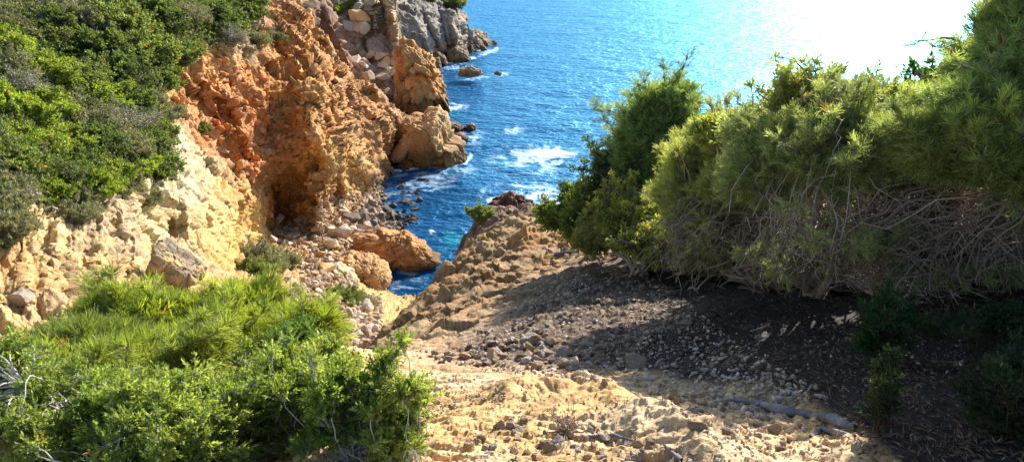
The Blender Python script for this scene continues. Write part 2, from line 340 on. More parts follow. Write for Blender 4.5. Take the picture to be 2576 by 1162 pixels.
ZC = [((500, 150), (.54, .32, .16)), ((470, 240), (.50, .27, .13)), ((600, 200), (.52, .27, .12)), ((560, 300), (.52, .24, .10)), ((620, 350), (.52, .24, .10)), ((700, 100), (.50, .27, .12)), ((760, 150), (.50, .27, .12)),
      ((740, 270), (.38, .22, .10)), ((820, 250), (.50, .29, .13)), ((860, 400), (.52, .32, .15)), ((780, 500), (.48, .28, .13)), ((700, 520), (.44, .22, .09)), ((900, 260), (.40, .22, .11)), ((950, 350), (.42, .25, .13)),
      ((990, 400), (.38, .22, .12)), ((640, 560), (.56, .37, .17)), ((580, 460), (.56, .36, .17)), ((640, 430), (.48, .23, .10)), ((450, 350), (.60, .50, .37)), ((500, 420), (.58, .46, .30)), ((440, 470), (.60, .50, .36)),
      ((540, 540), (.58, .42, .22)), ((600, 620), (.54, .36, .17)), ((420, 560), (.57, .44, .26)), ((300, 560), (.53, .40, .26)), ((150, 600), (.53, .40, .26)), ((60, 680), (.48, .33, .19)), ((150, 760), (.48, .33, .19)),
      ((300, 700), (.48, .36, .22)), ((440, 720), (.52, .40, .22)), ((0, 780), (.48, .35, .21)), ((750, 600), (.44, .26, .14)), ((850, 580), (.46, .31, .18)), ((850, 650), (.50, .34, .19)), ((950, 540), (.32, .24, .17)),
      ((1000, 490), (.14, .12, .10)), ((1050, 580), (.14, .11, .08)), ((900, 740), (.52, .36, .19)), ((850, 820), (.53, .38, .22)), ((940, 800), (.52, .37, .20)), ((700, 800), (.48, .36, .23)), ((560, 30), (.30, .24, .18)),
      ((620, 100), (.38, .30, .22)), ((200, 200), (.20, .15, .11)), ((300, 60), (.20, .15, .11)), ((100, 420), (.25, .2, .15))]
def sat(c, k=.62, g=1.1):
    c = np.array(c); m = c.max(); return tuple(np.clip(m * g * (c / m) ** (1 + k) * np.array([1, 1.02, .92 if k < .3 else .84]), 0, .75))
ZC = [(p_, sat(c_, .22 if c_[0] > .53 and c_[2] > .2 else .34)) for p_, c_ in ZC]
BED = np.array(Matrix.Rotation(math.radians(14), 3, 'Y') @ Matrix.Rotation(math.radians(-10), 3, 'X'))
def strata(p, thick, sharp=.25):
    q = p @ BED.T; z = q[:, 2] / thick + fbm(p, thick * 9, 3) * 1.6
    i = np.floor(z); f = z - i; r = vnoise(np.stack([i * 3.7, i * 1.3, q[:, 0] / thick / 14 + i], -1))
    return r * .9 - sst(1 - sharp, 1, f) * .5 + f * .4, f, r
def d_cliff(p, n, u, v):
    k = idw([z[0] for z in ZK], [z[1] for z in ZK], np.stack([u, v], -1), 4.)
    red, stt, rub = k[:, 0], k[:, 1], k[:, 2]; sc = np.clip(p[:, 1] / 45, .4, 1)
    big = fbm(p * np.array([1, 1, .55]), 5.5, 3) * .8 * (red + .6 * stt * sc + .1)
    fa, cr, C = facets(p * np.array([1, 1, .55]), 2.3); fb, cr2, C2 = facets(p * np.array([1, 1, .8]), .85, .3)
    s1, o1, D1 = stones(p, 1.1, .6); s2, o2, D2 = stones(p + 5, .55, .75); s3, o3, D3 = stones(p + 9, .3, .8)
    s4, o4, D4 = stones(p + 13, .17, .8)
    fe, _, _ = facets(p + 4, .34, .3); vr = fbm(p @ np.array(Matrix.Rotation(.35, 3, 'Y')) * np.array([1, 1, .3]), 1.7, 4, ridged=True)
    h_red = fbm(p, .35, 4, .6) * .08 - .40 * sst(.5, .95, vr) + fa * .80 + fb * .26 + fe * .06 + (s1 * .1 + s2 * .22 + s3 * .35 + s4 * .4) * (.3 + .7 * sst(-.3, .2, fbm(p + 60, 3., 3))) + fbm(p, .8, 4) * .16
    a1, f1, r1 = strata(p, .42); a2, f2, r2 = strata(p + 3, .14)
    q = p * np.array([1, 1, .45])
    fc_, cr3, C3 = facets(q, 1.5, .2); fd, cr4, C4 = facets(p, .6, .2)
    h_st = (-.35 * sst(.5, .95, vr) + fc_ * .18 + fd * .06 + a1 * .26 + a2 * .13 - .22 * (1 - sst(0, .10, cr3)) - .08 * (1 - sst(0, .12, cr4)) + fbm(p, .5, 5, .6) * .12) * (.55 + .45 * sc)
    h_rub = s2 * .8 + s3 * .8 + fb * .1 + fbm(p, .6, 3) * .08
    aux = dict(k=k, o1=o1, o2=o2, o3=o3, D1=D1, D2=D2, C=C, C3=C3, C4=C4, f1=f1, r1=r1, r2=r2, cr3=cr3)
    return big + h_red * red + h_st * stt + h_rub * rub, aux
def t_cliff(p, n, u, v, a):
    w = 25 * np.stack([vnoise(p / 3), vnoise(p / 3 + 20)], -1)
    c = idw([z[0] for z in ZC], [z[1] for z in ZC], np.stack([u, v], -1) + w, 3.5)
    red = a['k'][:, 0] + a['k'][:, 2] * .7
    st = (a['o1'] | a['o2'])[:, None]; rr = np.where(a['o1'], a['D1'][:, 2], a['D2'][:, 2])[:, None]
    pale = np.array([.66, .42, .22]); g = c * (.75 + .5 * rr) * .8 + pale * (.25 * rr)
    c = np.where(st, c * (1 - red[:, None] * .6) + g * red[:, None] * .6, c)
    c = c * (1 + .28 * (a['C3'][:, 2:3] - .5) * a['k'][:, 1:2]) * (1 + .2 * a['r2'][:, None] * a['k'][:, 1:2])
    grey = sst(.15, .5, fbm(p + 31, 2.6, 5) + .25 * sst(.2, .8, n[:, 2:3][:, 0]))[:, None] * .35 * (.35 + .65 * a['k'][:, 1:2])
    c = c * (1 - grey) + np.array([.33, .29, .25]) * grey
    yel = sst(.2, .6, fbm(p + 77, 1.7, 4))[:, None] * .5; c = c * (1 - yel) + c * np.array([1.08, .86, .5]) * yel
    wet = 1 - sst(.0, 1.0, p[:, 2] + .3 * vnoise(p))[:, None]; c = c * (1 - .6 * wet)
    return c
AWAY = lambda s: [np.array([-.25, .8, -.5]) * s * .35, np.array([-.5, 1.7, -1.6]) * s, np.array([-1, 3, -5.]) * s, np.array([-1.5, 5, -14.]) * s]
cliff = relief('cliff', 'red and pale rock cliff and rubble floor of the cove', CL, CL_POLY, 2.2, d_cliff, t_cliff, M_CLIFF, AWAY(1.), CL_F)

FS = [(1000, 270, 88), (1010, 200, 92), (950, 160, 95), (900, 100, 99), (850, 30, 104), (1000, 120, 99), (980, 0, 108), (1040, 60, 104), (780, 0, 100), (780, -80, 108), (1000, -80, 116), (850, 200, 88), (900, 300, 82), (1050, 290, 85), (1060, 180, 96), (820, 80, 98)]
FS_POLY = [(720, -110), (975, -110), (990, 20), (1006, 70), (1010, 125), (1020, 150), (1035, 200), (1040, 300), (900, 320), (760, 200)]
FS_F = [([(985, 0), (1000, 60), (1005, 120)], 14, -4.), ([(955, 10), (965, 60), (985, 125)], 8, 2.), ([(940, 20), (945, 70)], 10, -3.), ([(905, 0), (900, 90)], 12, -2.5), ([(870, 20), (930, 150)], 9, 2.), ([(825, 40), (880, 160)], 12, -2.)]
def d_far(p, n, u, v):
    fa, cr, C = facets(p * np.array([1, 1, .6]), 3.2); fb, _, C2 = facets(p, 1.2); s1, o1, D1 = stones(p, 1.6, .7); s2, o2, D2 = stones(p, .8, .7)
    rub = sst(90, 200, v)
    return fa * .9 + fb * .35 + s1 * .7 * rub + s2 * .6 * rub + fbm(p, 1.5, 4) * .3, dict(C=C, C2=C2)
def t_far(p, n, u, v, a):
    c = idw([(780, 50), (820, 100), (870, 150), (990, 60), (940, 40), (950, 130), (1000, 200), (960, 230), (900, 10)],
            [(.26, .15, .10), (.30, .17, .10), (.34, .22, .14), (.46, .33, .19), (.42, .31, .20), (.40, .31, .24), (.38, .30, .23), (.3, .25, .2), (.34, .30, .24)], np.stack([u, v], -1))
    c = c ** 1.3 * 1.45 * (.8 + .4 * a['C'][:, 2:3]) * (.85 + .3 * a['C2'][:, 1:2]); wet = 1 - sst(.2, 1.4, p[:, 2])[:, None]
    return c * (1 - .6 * wet)
far_shore = relief('far_shore', 'boulder slope and pale pillars behind the red cliff', FS, FS_POLY, 2.0, d_far, t_far, M_STACK, AWAY(1.5), FS_F)

HL = [(1000, 20, 118), (1050, 60, 116), (1110, 150, 120), (1100, 100, 119), (1160, 30, 134), (1140, 80, 124), (1194, 139, 129), (1190, 90, 133), (1245, 120, 137), (1225, 105, 137), (1060, 0, 128), (1150, 5, 142), (1050, -60, 150), (980, -40, 130), (1040, 140, 114), (980, 100, 110), (1230, 140, 131)]
HL_POLY = [(960, -100), (1065, -100), (1060, -22), (1110, -6), (1158, 12), (1174, 45), (1189, 76), (1212, 84), (1232, 95), (1249, 114), (1240, 126), (1200, 146), (1110, 168), (980, 150)]
HL_F = [([(1060, 30), (1100, 130)], 7, 1.8), ([(1130, 30), (1150, 120)], 7, -2), ([(1100, 20), (1125, 120)], 6, 1.5), ([(1165, 50), (1180, 120)], 6, 1.2)]
def d_head(p, n, u, v):
    q = p @ np.array(Matrix.Rotation(.6, 3, 'Y')).T * np.array([1, 1, .5]); fa, cr, C = facets(q, 2.6); fb, _, C2 = facets(p, 1.0)
    return fa * .5 + fb * .28 + fbm(p, 4, 5) * .7 + fbm(q, 1., 4, ridged=True) * .25, dict(C=C, C2=C2)
def t_head(p, n, u, v, a):
    g = np.array([.24, .20, .165]); o = np.array([.34, .22, .13]); w = sst(.0, .5, fbm(p + 9, 4, 4) + sst(1150, 1240, u) * .5 + sst(90, 150, v) * .35)[:, None]
    c = (g * (1 - w) + o * w) * (.75 + .5 * a['C'][:, 2:3]) * (.85 + .3 * a['C2'][:, 1:2]); wet = 1 - sst(.3, 1.9, p[:, 2] + vnoise(p) * .4)[:, None]
    return c * (1 - .75 * wet)
headland = relief('headland', 'grey rocky headland reaching into the sea', HL, HL_POLY, 1.6, d_head, t_head, M_STACK, AWAY(2.), HL_F)

# ------------------------------------------------------------------ near ground: a height field round the camera
def W3(u, v, Y): p = at(u, v, Y); return (p[0], p[1], p[2])
GP = [W3(*t) for t in [
 (1300, 1162, 1.95), (800, 1162, 1.95), (1700, 1162, 1.95), (2200, 1162, 1.98), (2576, 1162, 1.9), (1000, 1050, 2.45), (1400, 1000, 2.72), (1400, 962, 3.0), (1500, 985, 2.85), (1690, 1070, 2.3), (1560, 1100, 2.2),
 (1820, 1100, 2.4), (1650, 1000, 2.95), (950, 900, 4.2), (820, 895, 4.0), (1200, 940, 3.75), (1500, 940, 3.7), (1010, 884, 6.0), (1250, 905, 4.7), (1100, 900, 5.1),
 (960, 852, 8.2), (1100, 850, 6.6), (1250, 850, 5.6), (1500, 850, 4.8), (1008, 780, 10.8), (1100, 780, 9.2), (1250, 780, 7.4), (1400, 780, 6.3), (1095, 700, 12.8), (1200, 700, 10.6), (1350, 700, 8.8), (1450, 700, 8.0),
 (1130, 645, 15), (1210, 640, 13.6), (1310, 640, 11.6), (1450, 640, 10.2), (1190, 602, 17), (1300, 600, 14.6), (1450, 600, 12.4), (1345, 575, 15.2), (1270, 586, 15.6), (1210, 598, 16.2), (1420, 578, 14.6),
 (1240, 546, 19.5), (1310, 543, 19.3), (1370, 547, 18.8), (1200, 556, 19.5), (1172, 600, 18.6), (1700, 900, 4.0), (1700, 750, 6.3), (1700, 650, 8.6), (2000, 900, 3.4), (2000, 750, 5.2), (2000, 650, 7.5), (2400, 700, 5), (2576, 700, 4.5),
 (2576, 900, 2.9), (2300, 1000, 2.45), (2050, 1040, 2.6), (1900, 980, 3.05), (650, 885, 4.8)]]
GP += [(0, .3, 18.5), (-1.5, 1, 18.3), (1.5, 1, 18.45), (-1.5, 2, 18.0), (-3, 3, 17.1), (-3, 5, 15.6), (-5, 5, 14.8), (-3.5, 8, 12.2), (-5, 2, 17.2), (-6, 0, 17.6), (5, .5, 18.8), (8, 4, 18.5), (8, 8, 17.6), (12, 12, 16), (9, 16, 14), (6, 18, 12.5),
       (-3.6, 9.5, 12.), (-3.2, 7.4, 13.6), (-3.6, 12.5, 10.6), (-3.3, 15, 9.6), (-6, 9, 8.5), (-6, 14, 6), (-3, 19, 6), (-1, 23, 4.5), (2, 24, 5), (6, 24, 6), (12, 22, 9), (18, 16, 13), (16, 6, 18.2), (-8, 8, 9), (0, 26, -3), (8, 28, -3), (-5, 24, -1), (18, 26, 0), (-10, 4, 13)]
GP = np.array(GP); g_ev = rbf(GP[:, :2], GP[:, 2])
GB = [(1090, 905), (1220, 935), (1500, 965)]
def build_ground():
    az = np.radians(np.concatenate([np.arange(-70, -44, 1.), np.arange(-43, 46, .085), np.arange(46, 75, 1.)]))
    r = np.exp(np.concatenate([np.linspace(math.log(.15), math.log(1.6), 30)[:-1], np.linspace(math.log(1.6), math.log(8.), 430), np.linspace(math.log(8), math.log(20), 430)[1:], np.linspace(math.log(20), math.log(28), 25)[1:]]))
    A, Rr = np.meshgrid(az, r); X = Rr * np.sin(A); Y = Rr * np.cos(A)
    Z = g_ev(np.stack([X, Y], -1))[..., 0]
    P = np.stack([X, Y, Z], -1); Nn = grid_normals(P); Nn = Nn * np.sign(Nn[..., 2:3]); p = P.reshape(-1, 3); n = Nn.reshape(-1, 3)
    d = p[:, 1]; dx = p[:, 0]
    # picture place of every vertex, for the zones of rock and earth
    c = p - np.array([0, 0, CAMZ]); dep = c[:, 1] * CP - c[:, 2] * SP; dep = np.where(dep > .1, dep, .1)
    u = 1288 + F * c[:, 0] / dep; v = 581 - F * (c[:, 1] * SP + c[:, 2] * CP) / dep
    dl = (u - 1110) * .562 + (v - 900) * .828 + 45 * fbm(p, 1.2, 4)
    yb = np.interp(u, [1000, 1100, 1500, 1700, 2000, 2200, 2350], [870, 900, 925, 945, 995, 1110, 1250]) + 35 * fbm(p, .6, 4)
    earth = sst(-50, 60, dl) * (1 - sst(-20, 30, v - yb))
    rubz = np.exp(-(((u - 1330) / 330) ** 2 + ((v - 880) / 90) ** 2)) + np.exp(-(((u - 1480) / 200) ** 2 + ((v - 770) / 90) ** 2))
    rubz = np.clip(rubz, 0, 1); far = sst(4, 9, d); rock = np.clip(1 - earth - .6 * rubz, 0, 1)
    w = np.stack([vnoise(p / .5 + k * 13) for k in range(3)], -1) * .08
    # tilted thin beds stepping down
    q = p + w; z1 = q[:, 2] + .28 * q[:, 0] * (1 - far) + .10 * q[:, 1] * (1 - far) + q[:, 0] * .35 * far + .05 * fbm(p, .6, 3)
    def terr(z, s):
        t = z / s; f = t - np.floor(t); return s * (sst(.55, .95, f) - f), np.floor(t), f
    t1, i1, f1 = terr(z1, .065); t2, i2, f2 = terr(z1 + .05 * vnoise(p / .22), .022); t3, i3, f3 = terr(z1 * 1.1 + .2 * vnoise(p / 1.7), .30)
    fa, cr, C = cfacets(p, .34, .3); fb, cr2, C2 = cfacets(p * np.array([1, 1, 1.8]), .11, .3); fg, cr5, C5 = cfacets(p, 1.1, .3)
    s1, o1, D1 = stones(p, .13, .5); s2, o2, D2 = stones(p + 3, .055, .7)
    near = 1 - far
    def saw(c, per, amp):
        t = c / per; i = np.floor(t); f = t - i; r = .5 + .5 * vnoise(np.stack([i * 2.3, i * 1.1, c * 0 + 3] , -1) + p * .9)
        return amp * (sst(.78, 1, f) - f) * (.4 + r)
    ys = p[:, 1] + .22 * p[:, 0] + .16 * fbm(p * np.array([.45, 1, 1]), .5, 4) + .05 * fbm(p * np.array([.6, 1, 1]), .12, 3); dg = .74 * p[:, 0] - .67 * p[:, 1] + .5 * fbm(p, 2.2, 4)
    brk = sst(-.3, .3, fbm(p + 7, .25, 4)); sw = (saw(ys, .085, .034) * brk + saw(ys * 1.03 + .02 * vnoise(p / .08), .024, .015) * (1.2 - .6 * brk)) * near + (saw(dg, .9, .24) + saw(dg + .15 * vnoise(p / .4), .26, .08) + fbm(p, .35, 4, .6) * .05) * far
    h = rock * (sw + (t1 + t2 * .9) * near * .4 + (facets(p, .22, .3)[0] * .009 + fb * .010) * near + fbm(p, .45, 6, .52) * .05 * near) + far * (rock + .2) * (fg * .04 + facets(p * np.array([1, 1, .7]), .8, .3)[0] * .10 + facets(p, .26, .3)[0] * .035 + fbm(p, 2.6, 7, .55) * .32 - .06 * sst(.4, .95, fbm(p + 33, .9, 4, ridged=True)) + fbm(p * np.array([1, 1, 1.5]), .25, 3) * .015)
    h += (rubz + earth * .45) * (s1 * .3 + s2 * .4 + fa * .025 + fbm(p, .5, 4) * .04) + (1 - rock) * s2 * .1
    crag = np.exp(-((p[:, 0] - at(1420, 1020, 2.6)[0]) ** 2 + (p[:, 1] - 2.65) ** 2) / .09) * (1 - earth)
    h += crag * (fbm(p, .06, 3, ridged=True) * .012 + .03)
    cr_ = np.stack([at(*t)[:2] for t in [(1280, 990, 2.8), (1400, 967, 2.95), (1500, 978, 2.85), (1610, 1030, 2.5), (1700, 1085, 2.25), (1790, 1160, 2.0)]])
    dc = segdist([tuple(t) for t in cr_], p[:, 0], p[:, 1] + .03 * vnoise(p / .15)); h += .075 * np.exp(-(dc / .12) ** 2) * (1 + .6 * fbm(p, .15, 4))
    h *= sst(.6, 1.8, np.hypot(p[:, 0], d)) * .8 + .2
    nn = n * .6 + np.array([0, 0, .4]); Q = p + nn * h[:, None]
    ochre = np.array([.60, .37, .15]); pale = np.array([.64, .46, .26]); brown = np.array([.19, .105, .040]); grey = np.array([.42, .32, .21]); dirt = np.array([.095, .056, .034])
    k = sst(-.25, .35, fbm(p, .45, 5))[:, None]; k2 = sst(0, .5, fbm(p + 50, .9, 5))[:, None]
    col = ochre * (1 - k) + pale * k; farc = brown * (1 - k) + np.array([.29, .18, .075]) * k
    orange = np.array([.38, .165, .035]); farc = farc * (1 - .55 * k2) + orange * .55 * k2
    col = col * (1 - far[:, None] * .9) + farc * far[:, None] * .9
    bands = vnoise(np.stack([i2 * 1.7, i2 * .3, p[:, 0] * .8], -1))[:, None]; col = col * (1 + .22 * bands)
    col = col * (.86 + .28 * C[:, 2:3]) * (.88 + .24 * C2[:, 1:2])
    gk = (sst(.2, .6, fbm(p + 80, .7, 5)) * .3)[:, None]; col = col * (1 - gk) + grey * gk
    st = (o1 | o2)[:, None]; scol = np.where(o1[:, None], D1[:, 2:3], D2[:, 2:3]) * np.array([.34, .25, .17]) + np.array([.18, .12, .08])
    m = np.clip(rubz, 0, 1)[:, None] * .8; rb = np.where(st, scol, np.array([.24, .15, .09])); col = col * (1 - m) + rb * m
    litter_shade = sst(1500, 1800, u + 90 * vnoise(p / .7) + (v - 800) * .3)[:, None]; dirt = dirt * (1 - litter_shade) + np.array([.024, .019, .017]) * litter_shade  # leaf litter tone, also darkened rightwards to paint in the thicket's shade
    e = earth[:, None]; ec = np.where(st & (litter_shade < .6), scol * .6, dirt); col = col * (1 - e) + ec * e
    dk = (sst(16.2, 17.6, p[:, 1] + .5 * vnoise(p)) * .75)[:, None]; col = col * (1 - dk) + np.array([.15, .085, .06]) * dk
    edge = sst(.0, .5, far * sst(.2, .7, 1 - n[:, 2]))[:, None]; col = col * (1 - edge * .25)  # painted shade: steep ridge flank darkened as under grazing sun
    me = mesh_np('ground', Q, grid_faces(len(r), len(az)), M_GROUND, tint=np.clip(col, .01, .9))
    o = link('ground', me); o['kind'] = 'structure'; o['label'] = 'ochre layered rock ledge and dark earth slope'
    return o
ground = build_ground()
bpy.context.view_layer.update()
CO = Vector((0, 0, CAMZ))
def hit(u, v, objs, dmax=400):
    d = Vector(ray(u, v)).normalized(); best = None
    for o in objs:
        ok, loc, nor, _ = o.ray_cast(CO, d, distance=dmax)
        if ok and (best is None or (loc - CO).length < (best[0] - CO).length): best = (loc, nor)
    return best
def drop(x, y, o, top=60):
    ok, loc, nor, _ = o.ray_cast(Vector((x, y, top)), Vector((0, 0, -1)))
    return loc if ok else None

# ------------------------------------------------------------------ rocks
def ico(sub):
    bm = bmesh.new(); bmesh.ops.create_icosphere(bm, subdivisions=sub, radius=1)
    V = np.array([v.co[:] for v in bm.verts]); Fc = np.array([[v.index for v in f.verts] for f in bm.faces]); bm.free(); return V, Fc
ICO = {k: ico(k) for k in (1, 2, 3, 4, 5)}
def rock_shape(sub, rng, cuts=11, noise=.06, lo=.55):
    V, Fc = ICO[sub]; V = V.copy()
    for _ in range(cuts):
        n = rng.normal(size=3); n /= np.linalg.norm(n); c = rng.uniform(lo, .92); d = V @ n
        V = V - np.where(d > c, (d - c) * .96, 0)[:, None] * n
    if noise:
        o = rng.uniform(0, 40, 3); V = V * (1 + noise * fbm(V * 1.5 + o, .6, 4)[:, None]); V[:, 2] *= rng.uniform(.7, .95); V[:, 0] *= rng.uniform(.85, 1.3)
    return V, Fc
def add_rock(name, me, loc, size, rng, label, cat='boulder', group=None, mat=None, flat=1.):
    o = link(name, me, loc=loc); o.scale = (size, size * rng.uniform(.8, 1.1), size * flat * rng.uniform(.75, 1.))
    o.rotation_euler = (rng.uniform(-.5, .5), rng.uniform(-.5, .5), rng.uniform(0, 6.28)); tag(o, label, cat, group); return o
def outline_rock(name, label, outline, Y, thick, rng, tintf, dispf, cat='rock', nth=220, nph=110, flat=.55, mat=None):
    pl = np.array(outline, float); c = pl.mean(0); ang = np.linspace(0, 2 * np.pi, nth, endpoint=False)
    rad = np.zeros(nth)
    for i, a in enumerate(ang):
        dx, dy = math.cos(a), math.sin(a); best = 0
        for (x0, y0), (x1, y1) in zip(pl, np.roll(pl, -1, 0)):
            ex, ey = x1 - x0, y1 - y0; den = dx * ey - dy * ex
            if abs(den) < 1e-9: continue
            t = ((x0 - c[0]) * ey - (y0 - c[1]) * ex) / den; s = ((x0 - c[0]) * dy - (y0 - c[1]) * dx) / den
            if t > 0 and -1e-6 <= s <= 1 + 1e-6: best = max(best, t)
        rad[i] = best
    ph = np.linspace(-np.pi / 2, np.pi / 2, nph); A, Ph = np.meshgrid(ang, ph); rr = np.cos(Ph); rr = np.sign(rr) * np.abs(rr) ** flat
    tt = np.sign(np.sin(Ph)) * np.abs(np.sin(Ph)) ** .75
    U = c[0] + np.cos(A) * rad[None] * rr; Vv = c[1] + np.sin(A) * rad[None] * rr
    s = px(c[0], c[1], Y); c3 = at(c[0], c[1], Y)
    P = np.stack([(U - c[0]) * s, tt * thick, -(Vv - c[1]) * s / CP], -1) 
    P[..., 1] += (-(Vv - c[1]) * s) * 0.12
    P = P + c3; p = P.reshape(-1, 3)
    n = p - c3; n = n / np.array([max(rad.max() * s, .1), thick, max(rad.max() * s, .1)]); n /= np.linalg.norm(n, axis=1, keepdims=True) + 1e-9
    D, aux = dispf(p); Q = p + n * D[:, None]; tint = tintf(Q, aux)
    i = np.arange(nth * nph).reshape(nph, nth); j = np.roll(i, -1, 1); fc = np.stack([i[:-1], i[1:], j[1:], j[:-1]], -1).reshape(-1, 4)
    me = mesh_np(name, Q, fc[:, ::-1], mat or M_STACK, tint=np.clip(tint, .01, .9)); o = link(name, me); tag(o, label, cat); return o
def d_rock(sc, amp, lay=0, tall=.7):
    def f(p):
        fa, cr, C = facets(p * np.array([1, 1, tall]), sc); fb, c2, C2 = facets(p, sc * .4); f3, _, _ = facets(p + 8, sc * .16)
        h = fa * amp + fb * amp * .48 + f3 * amp * .16 - amp * .5 * sst(.55, .95, fbm(p * np.array([1, 1, .45]), sc * .9, 4, ridged=True)) + fbm(p, sc * .5, 5) * amp * .4 - amp * .35 * (1 - sst(0, .1, cr))
        r = 0
        if lay: a, ff, r = strata(p, lay); b_, f2_, r2_ = strata(p + 2, lay * .4); h = h + a * lay * .8 + b_ * lay * .3
        return h - h.mean() - .25 * amp, dict(C=C, C2=C2, r=r)
    return f
def t_rock(c1, c2, sc=2., wetz=1.2, dark=.65):
    c1, c2 = np.array(sat(c1, .25)), np.array(sat(c2, .25))
    def f(p, a):
        k = sst(-.3, .4, fbm(p + 13, sc, 5))[:, None]; c = (c1 * (1 - k) + c2 * k) * (.8 + .4 * a['C'][:, 2:3]) * (.85 + .3 * a['C2'][:, 1:2])
        if wetz: c = c * (1 - dark * (1 - sst(wetz * .4, wetz * 1.4, p[:, 2] + vnoise(p / .7) * .4))[:, None])
        return c
    return f
rg = np.random.default_rng(11)
outline_rock('sea_stack', 'tall orange rock stack with a flat left side and sloping right shoulder', [(1003, 128), (1018, 116), (1045, 121), (1082, 153), (1094, 188), (1123, 234), (1132, 272), (1128, 292), (1075, 300), (1000, 296), (998, 220), (1000, 168)], 86, 3.2, rg,
             t_rock((.44, .23, .09), (.40, .26, .14), 2.5, 2.2), d_rock(2.4, .75), 'sea stack', 260, 130)
outline_rock('sea_stack', 'blunt pale orange block of rock, shorter and nearer than the tall stack', [(1020, 310), (1060, 300), (1102, 288), (1120, 306), (1126, 350), (1153, 358), (1168, 392), (1166, 422), (1046, 432), (1000, 420), (985, 380), (1005, 340)], 66.5, 3.6, rg,
             t_rock((.44, .27, .13), (.47, .32, .18), 3., 2.), d_rock(2.6, .6), 'sea stack', 260, 130)
outline_rock('rock_slab', 'long orange tilted rock slab lying at the edge of the water in the cove', [(880, 625), (905, 592), (960, 588), (1010, 592), (1060, 612), (1085, 640), (1105, 652), (1098, 668), (1040, 676), (985, 668), (930, 650)], 42.8, 1.1, rg,
             t_rock((.44, .24, .11), (.38, .22, .12), 1.2, .5), d_rock(1.1, .16, .34), 'rock slab', 240, 110, .3)
outline_rock('layered_rock', 'orange rock of thin stacked layers below the long slab', [(840, 660), (880, 645), (930, 652), (965, 672), (982, 705), (972, 728), (920, 728), (880, 710)], 39, 1.3, rg,
             t_rock((.47, .29, .15), (.42, .26, .14), 1., .4), d_rock(.6, .10, .30), 'rock', flat=.35)
outline_rock('rounded_rock', 'rounded pale rock with grey streaks left of the layered rock', [(780, 700), (800, 675), (850, 668), (880, 690), (900, 722), (880, 732), (830, 735), (790, 728)], 36, 1.2, rg,
             t_rock((.50, .38, .22), (.38, .32, .25), .8, 0), d_rock(.9, .15), 'rock')
outline_rock('dark_boulder', 'upright dark grey topped boulder embedded in the pale rock slope', [(392, 625), (410, 608), (435, 622), (470, 648), (497, 672), (500, 705), (470, 722), (410, 722), (386, 680)], 20.2, .8, rg,
             t_rock((.24, .19, .15), (.42, .31, .18), .45, 0), d_rock(.6, .10), 'boulder')
outline_rock('seaward_rock', 'low orange brown rock with foam on its right, alone in the channel', [(1030, 575), (1050, 565), (1085, 575), (1120, 580), (1122, 592), (1100, 604), (1060, 600), (1040, 590)], 49.5, .8, rg,
             t_rock((.34, .20, .11), (.28, .17, .10), .8, .35), d_rock(.6, .14), 'rock')
outline_rock('surf_rock', 'dark reddish rock ringed by white surf beyond the ridge', [(1215, 522), (1245, 505), (1285, 490), (1320, 500), (1350, 512), (1370, 518), (1360, 534), (1300, 540), (1225, 532)], 54, 1.1, rg,
             t_rock((.16, .085, .06), (.12, .075, .055), .8, .2), d_rock(.8, .25), 'rock')
for lab, ol, Y, th in [
    ('dark angular rock in the sea off the grey headland, larger of the two there', [(1150, 190), (1155, 177), (1180, 168), (1195, 174), (1212, 175), (1214, 186), (1185, 193)], 104, 1.3),
    ('tiny dark rock farthest from shore off the grey headland', [(1242, 187), (1244, 181), (1252, 179), (1262, 184), (1258, 189)], 102, .6),
    ('tiny dark rock awash in foam above the big surf patch', [(1276, 329), (1280, 323), (1298, 322), (1304, 327), (1295, 331)], 78, .5),
    ('dark brown rock in the sea right of the blunt stack, nearer of the pair', [(1128, 338), (1125, 322), (1128, 308), (1150, 312), (1170, 322), (1168, 336)], 77, 1.3),
    ('rounded dark rock in the sea right of the blunt stack, outermost', [(1170, 334), (1172, 318), (1184, 310), (1196, 320), (1195, 334)], 77, .9),
    ('flat brown rock low in the water right of the blunt stack', [(1130, 352), (1135, 338), (1160, 336), (1176, 345), (1170, 356)], 73, .9),
    ('orange brown rock at the foot of the grey headland, left of its nose', [(1080, 158), (1088, 140), (1105, 133), (1120, 142), (1128, 158)], 117, 1.5),
    ('large dark rock at the foot of the grey headland', [(1120, 158), (1128, 130), (1150, 120), (1175, 132), (1186, 150), (1160, 160)], 121, 2.),
    ('dark rock left of the headland foot beside the tall stack', [(1088, 172), (1090, 152), (1105, 148), (1112, 170)], 113, 1.),
    ('dark rock half sunk under the right end of the blunt stack', [(1125, 412), (1130, 380), (1150, 365), (1172, 390), (1178, 412)], 66, 1.2)]:
    outline_rock('sea_rock', lab, ol, Y, th, rg, t_rock((.17, .12, .09), (.24, .16, .10), 1., .4), d_rock(1., .22), 'sea rock', 110, 60)

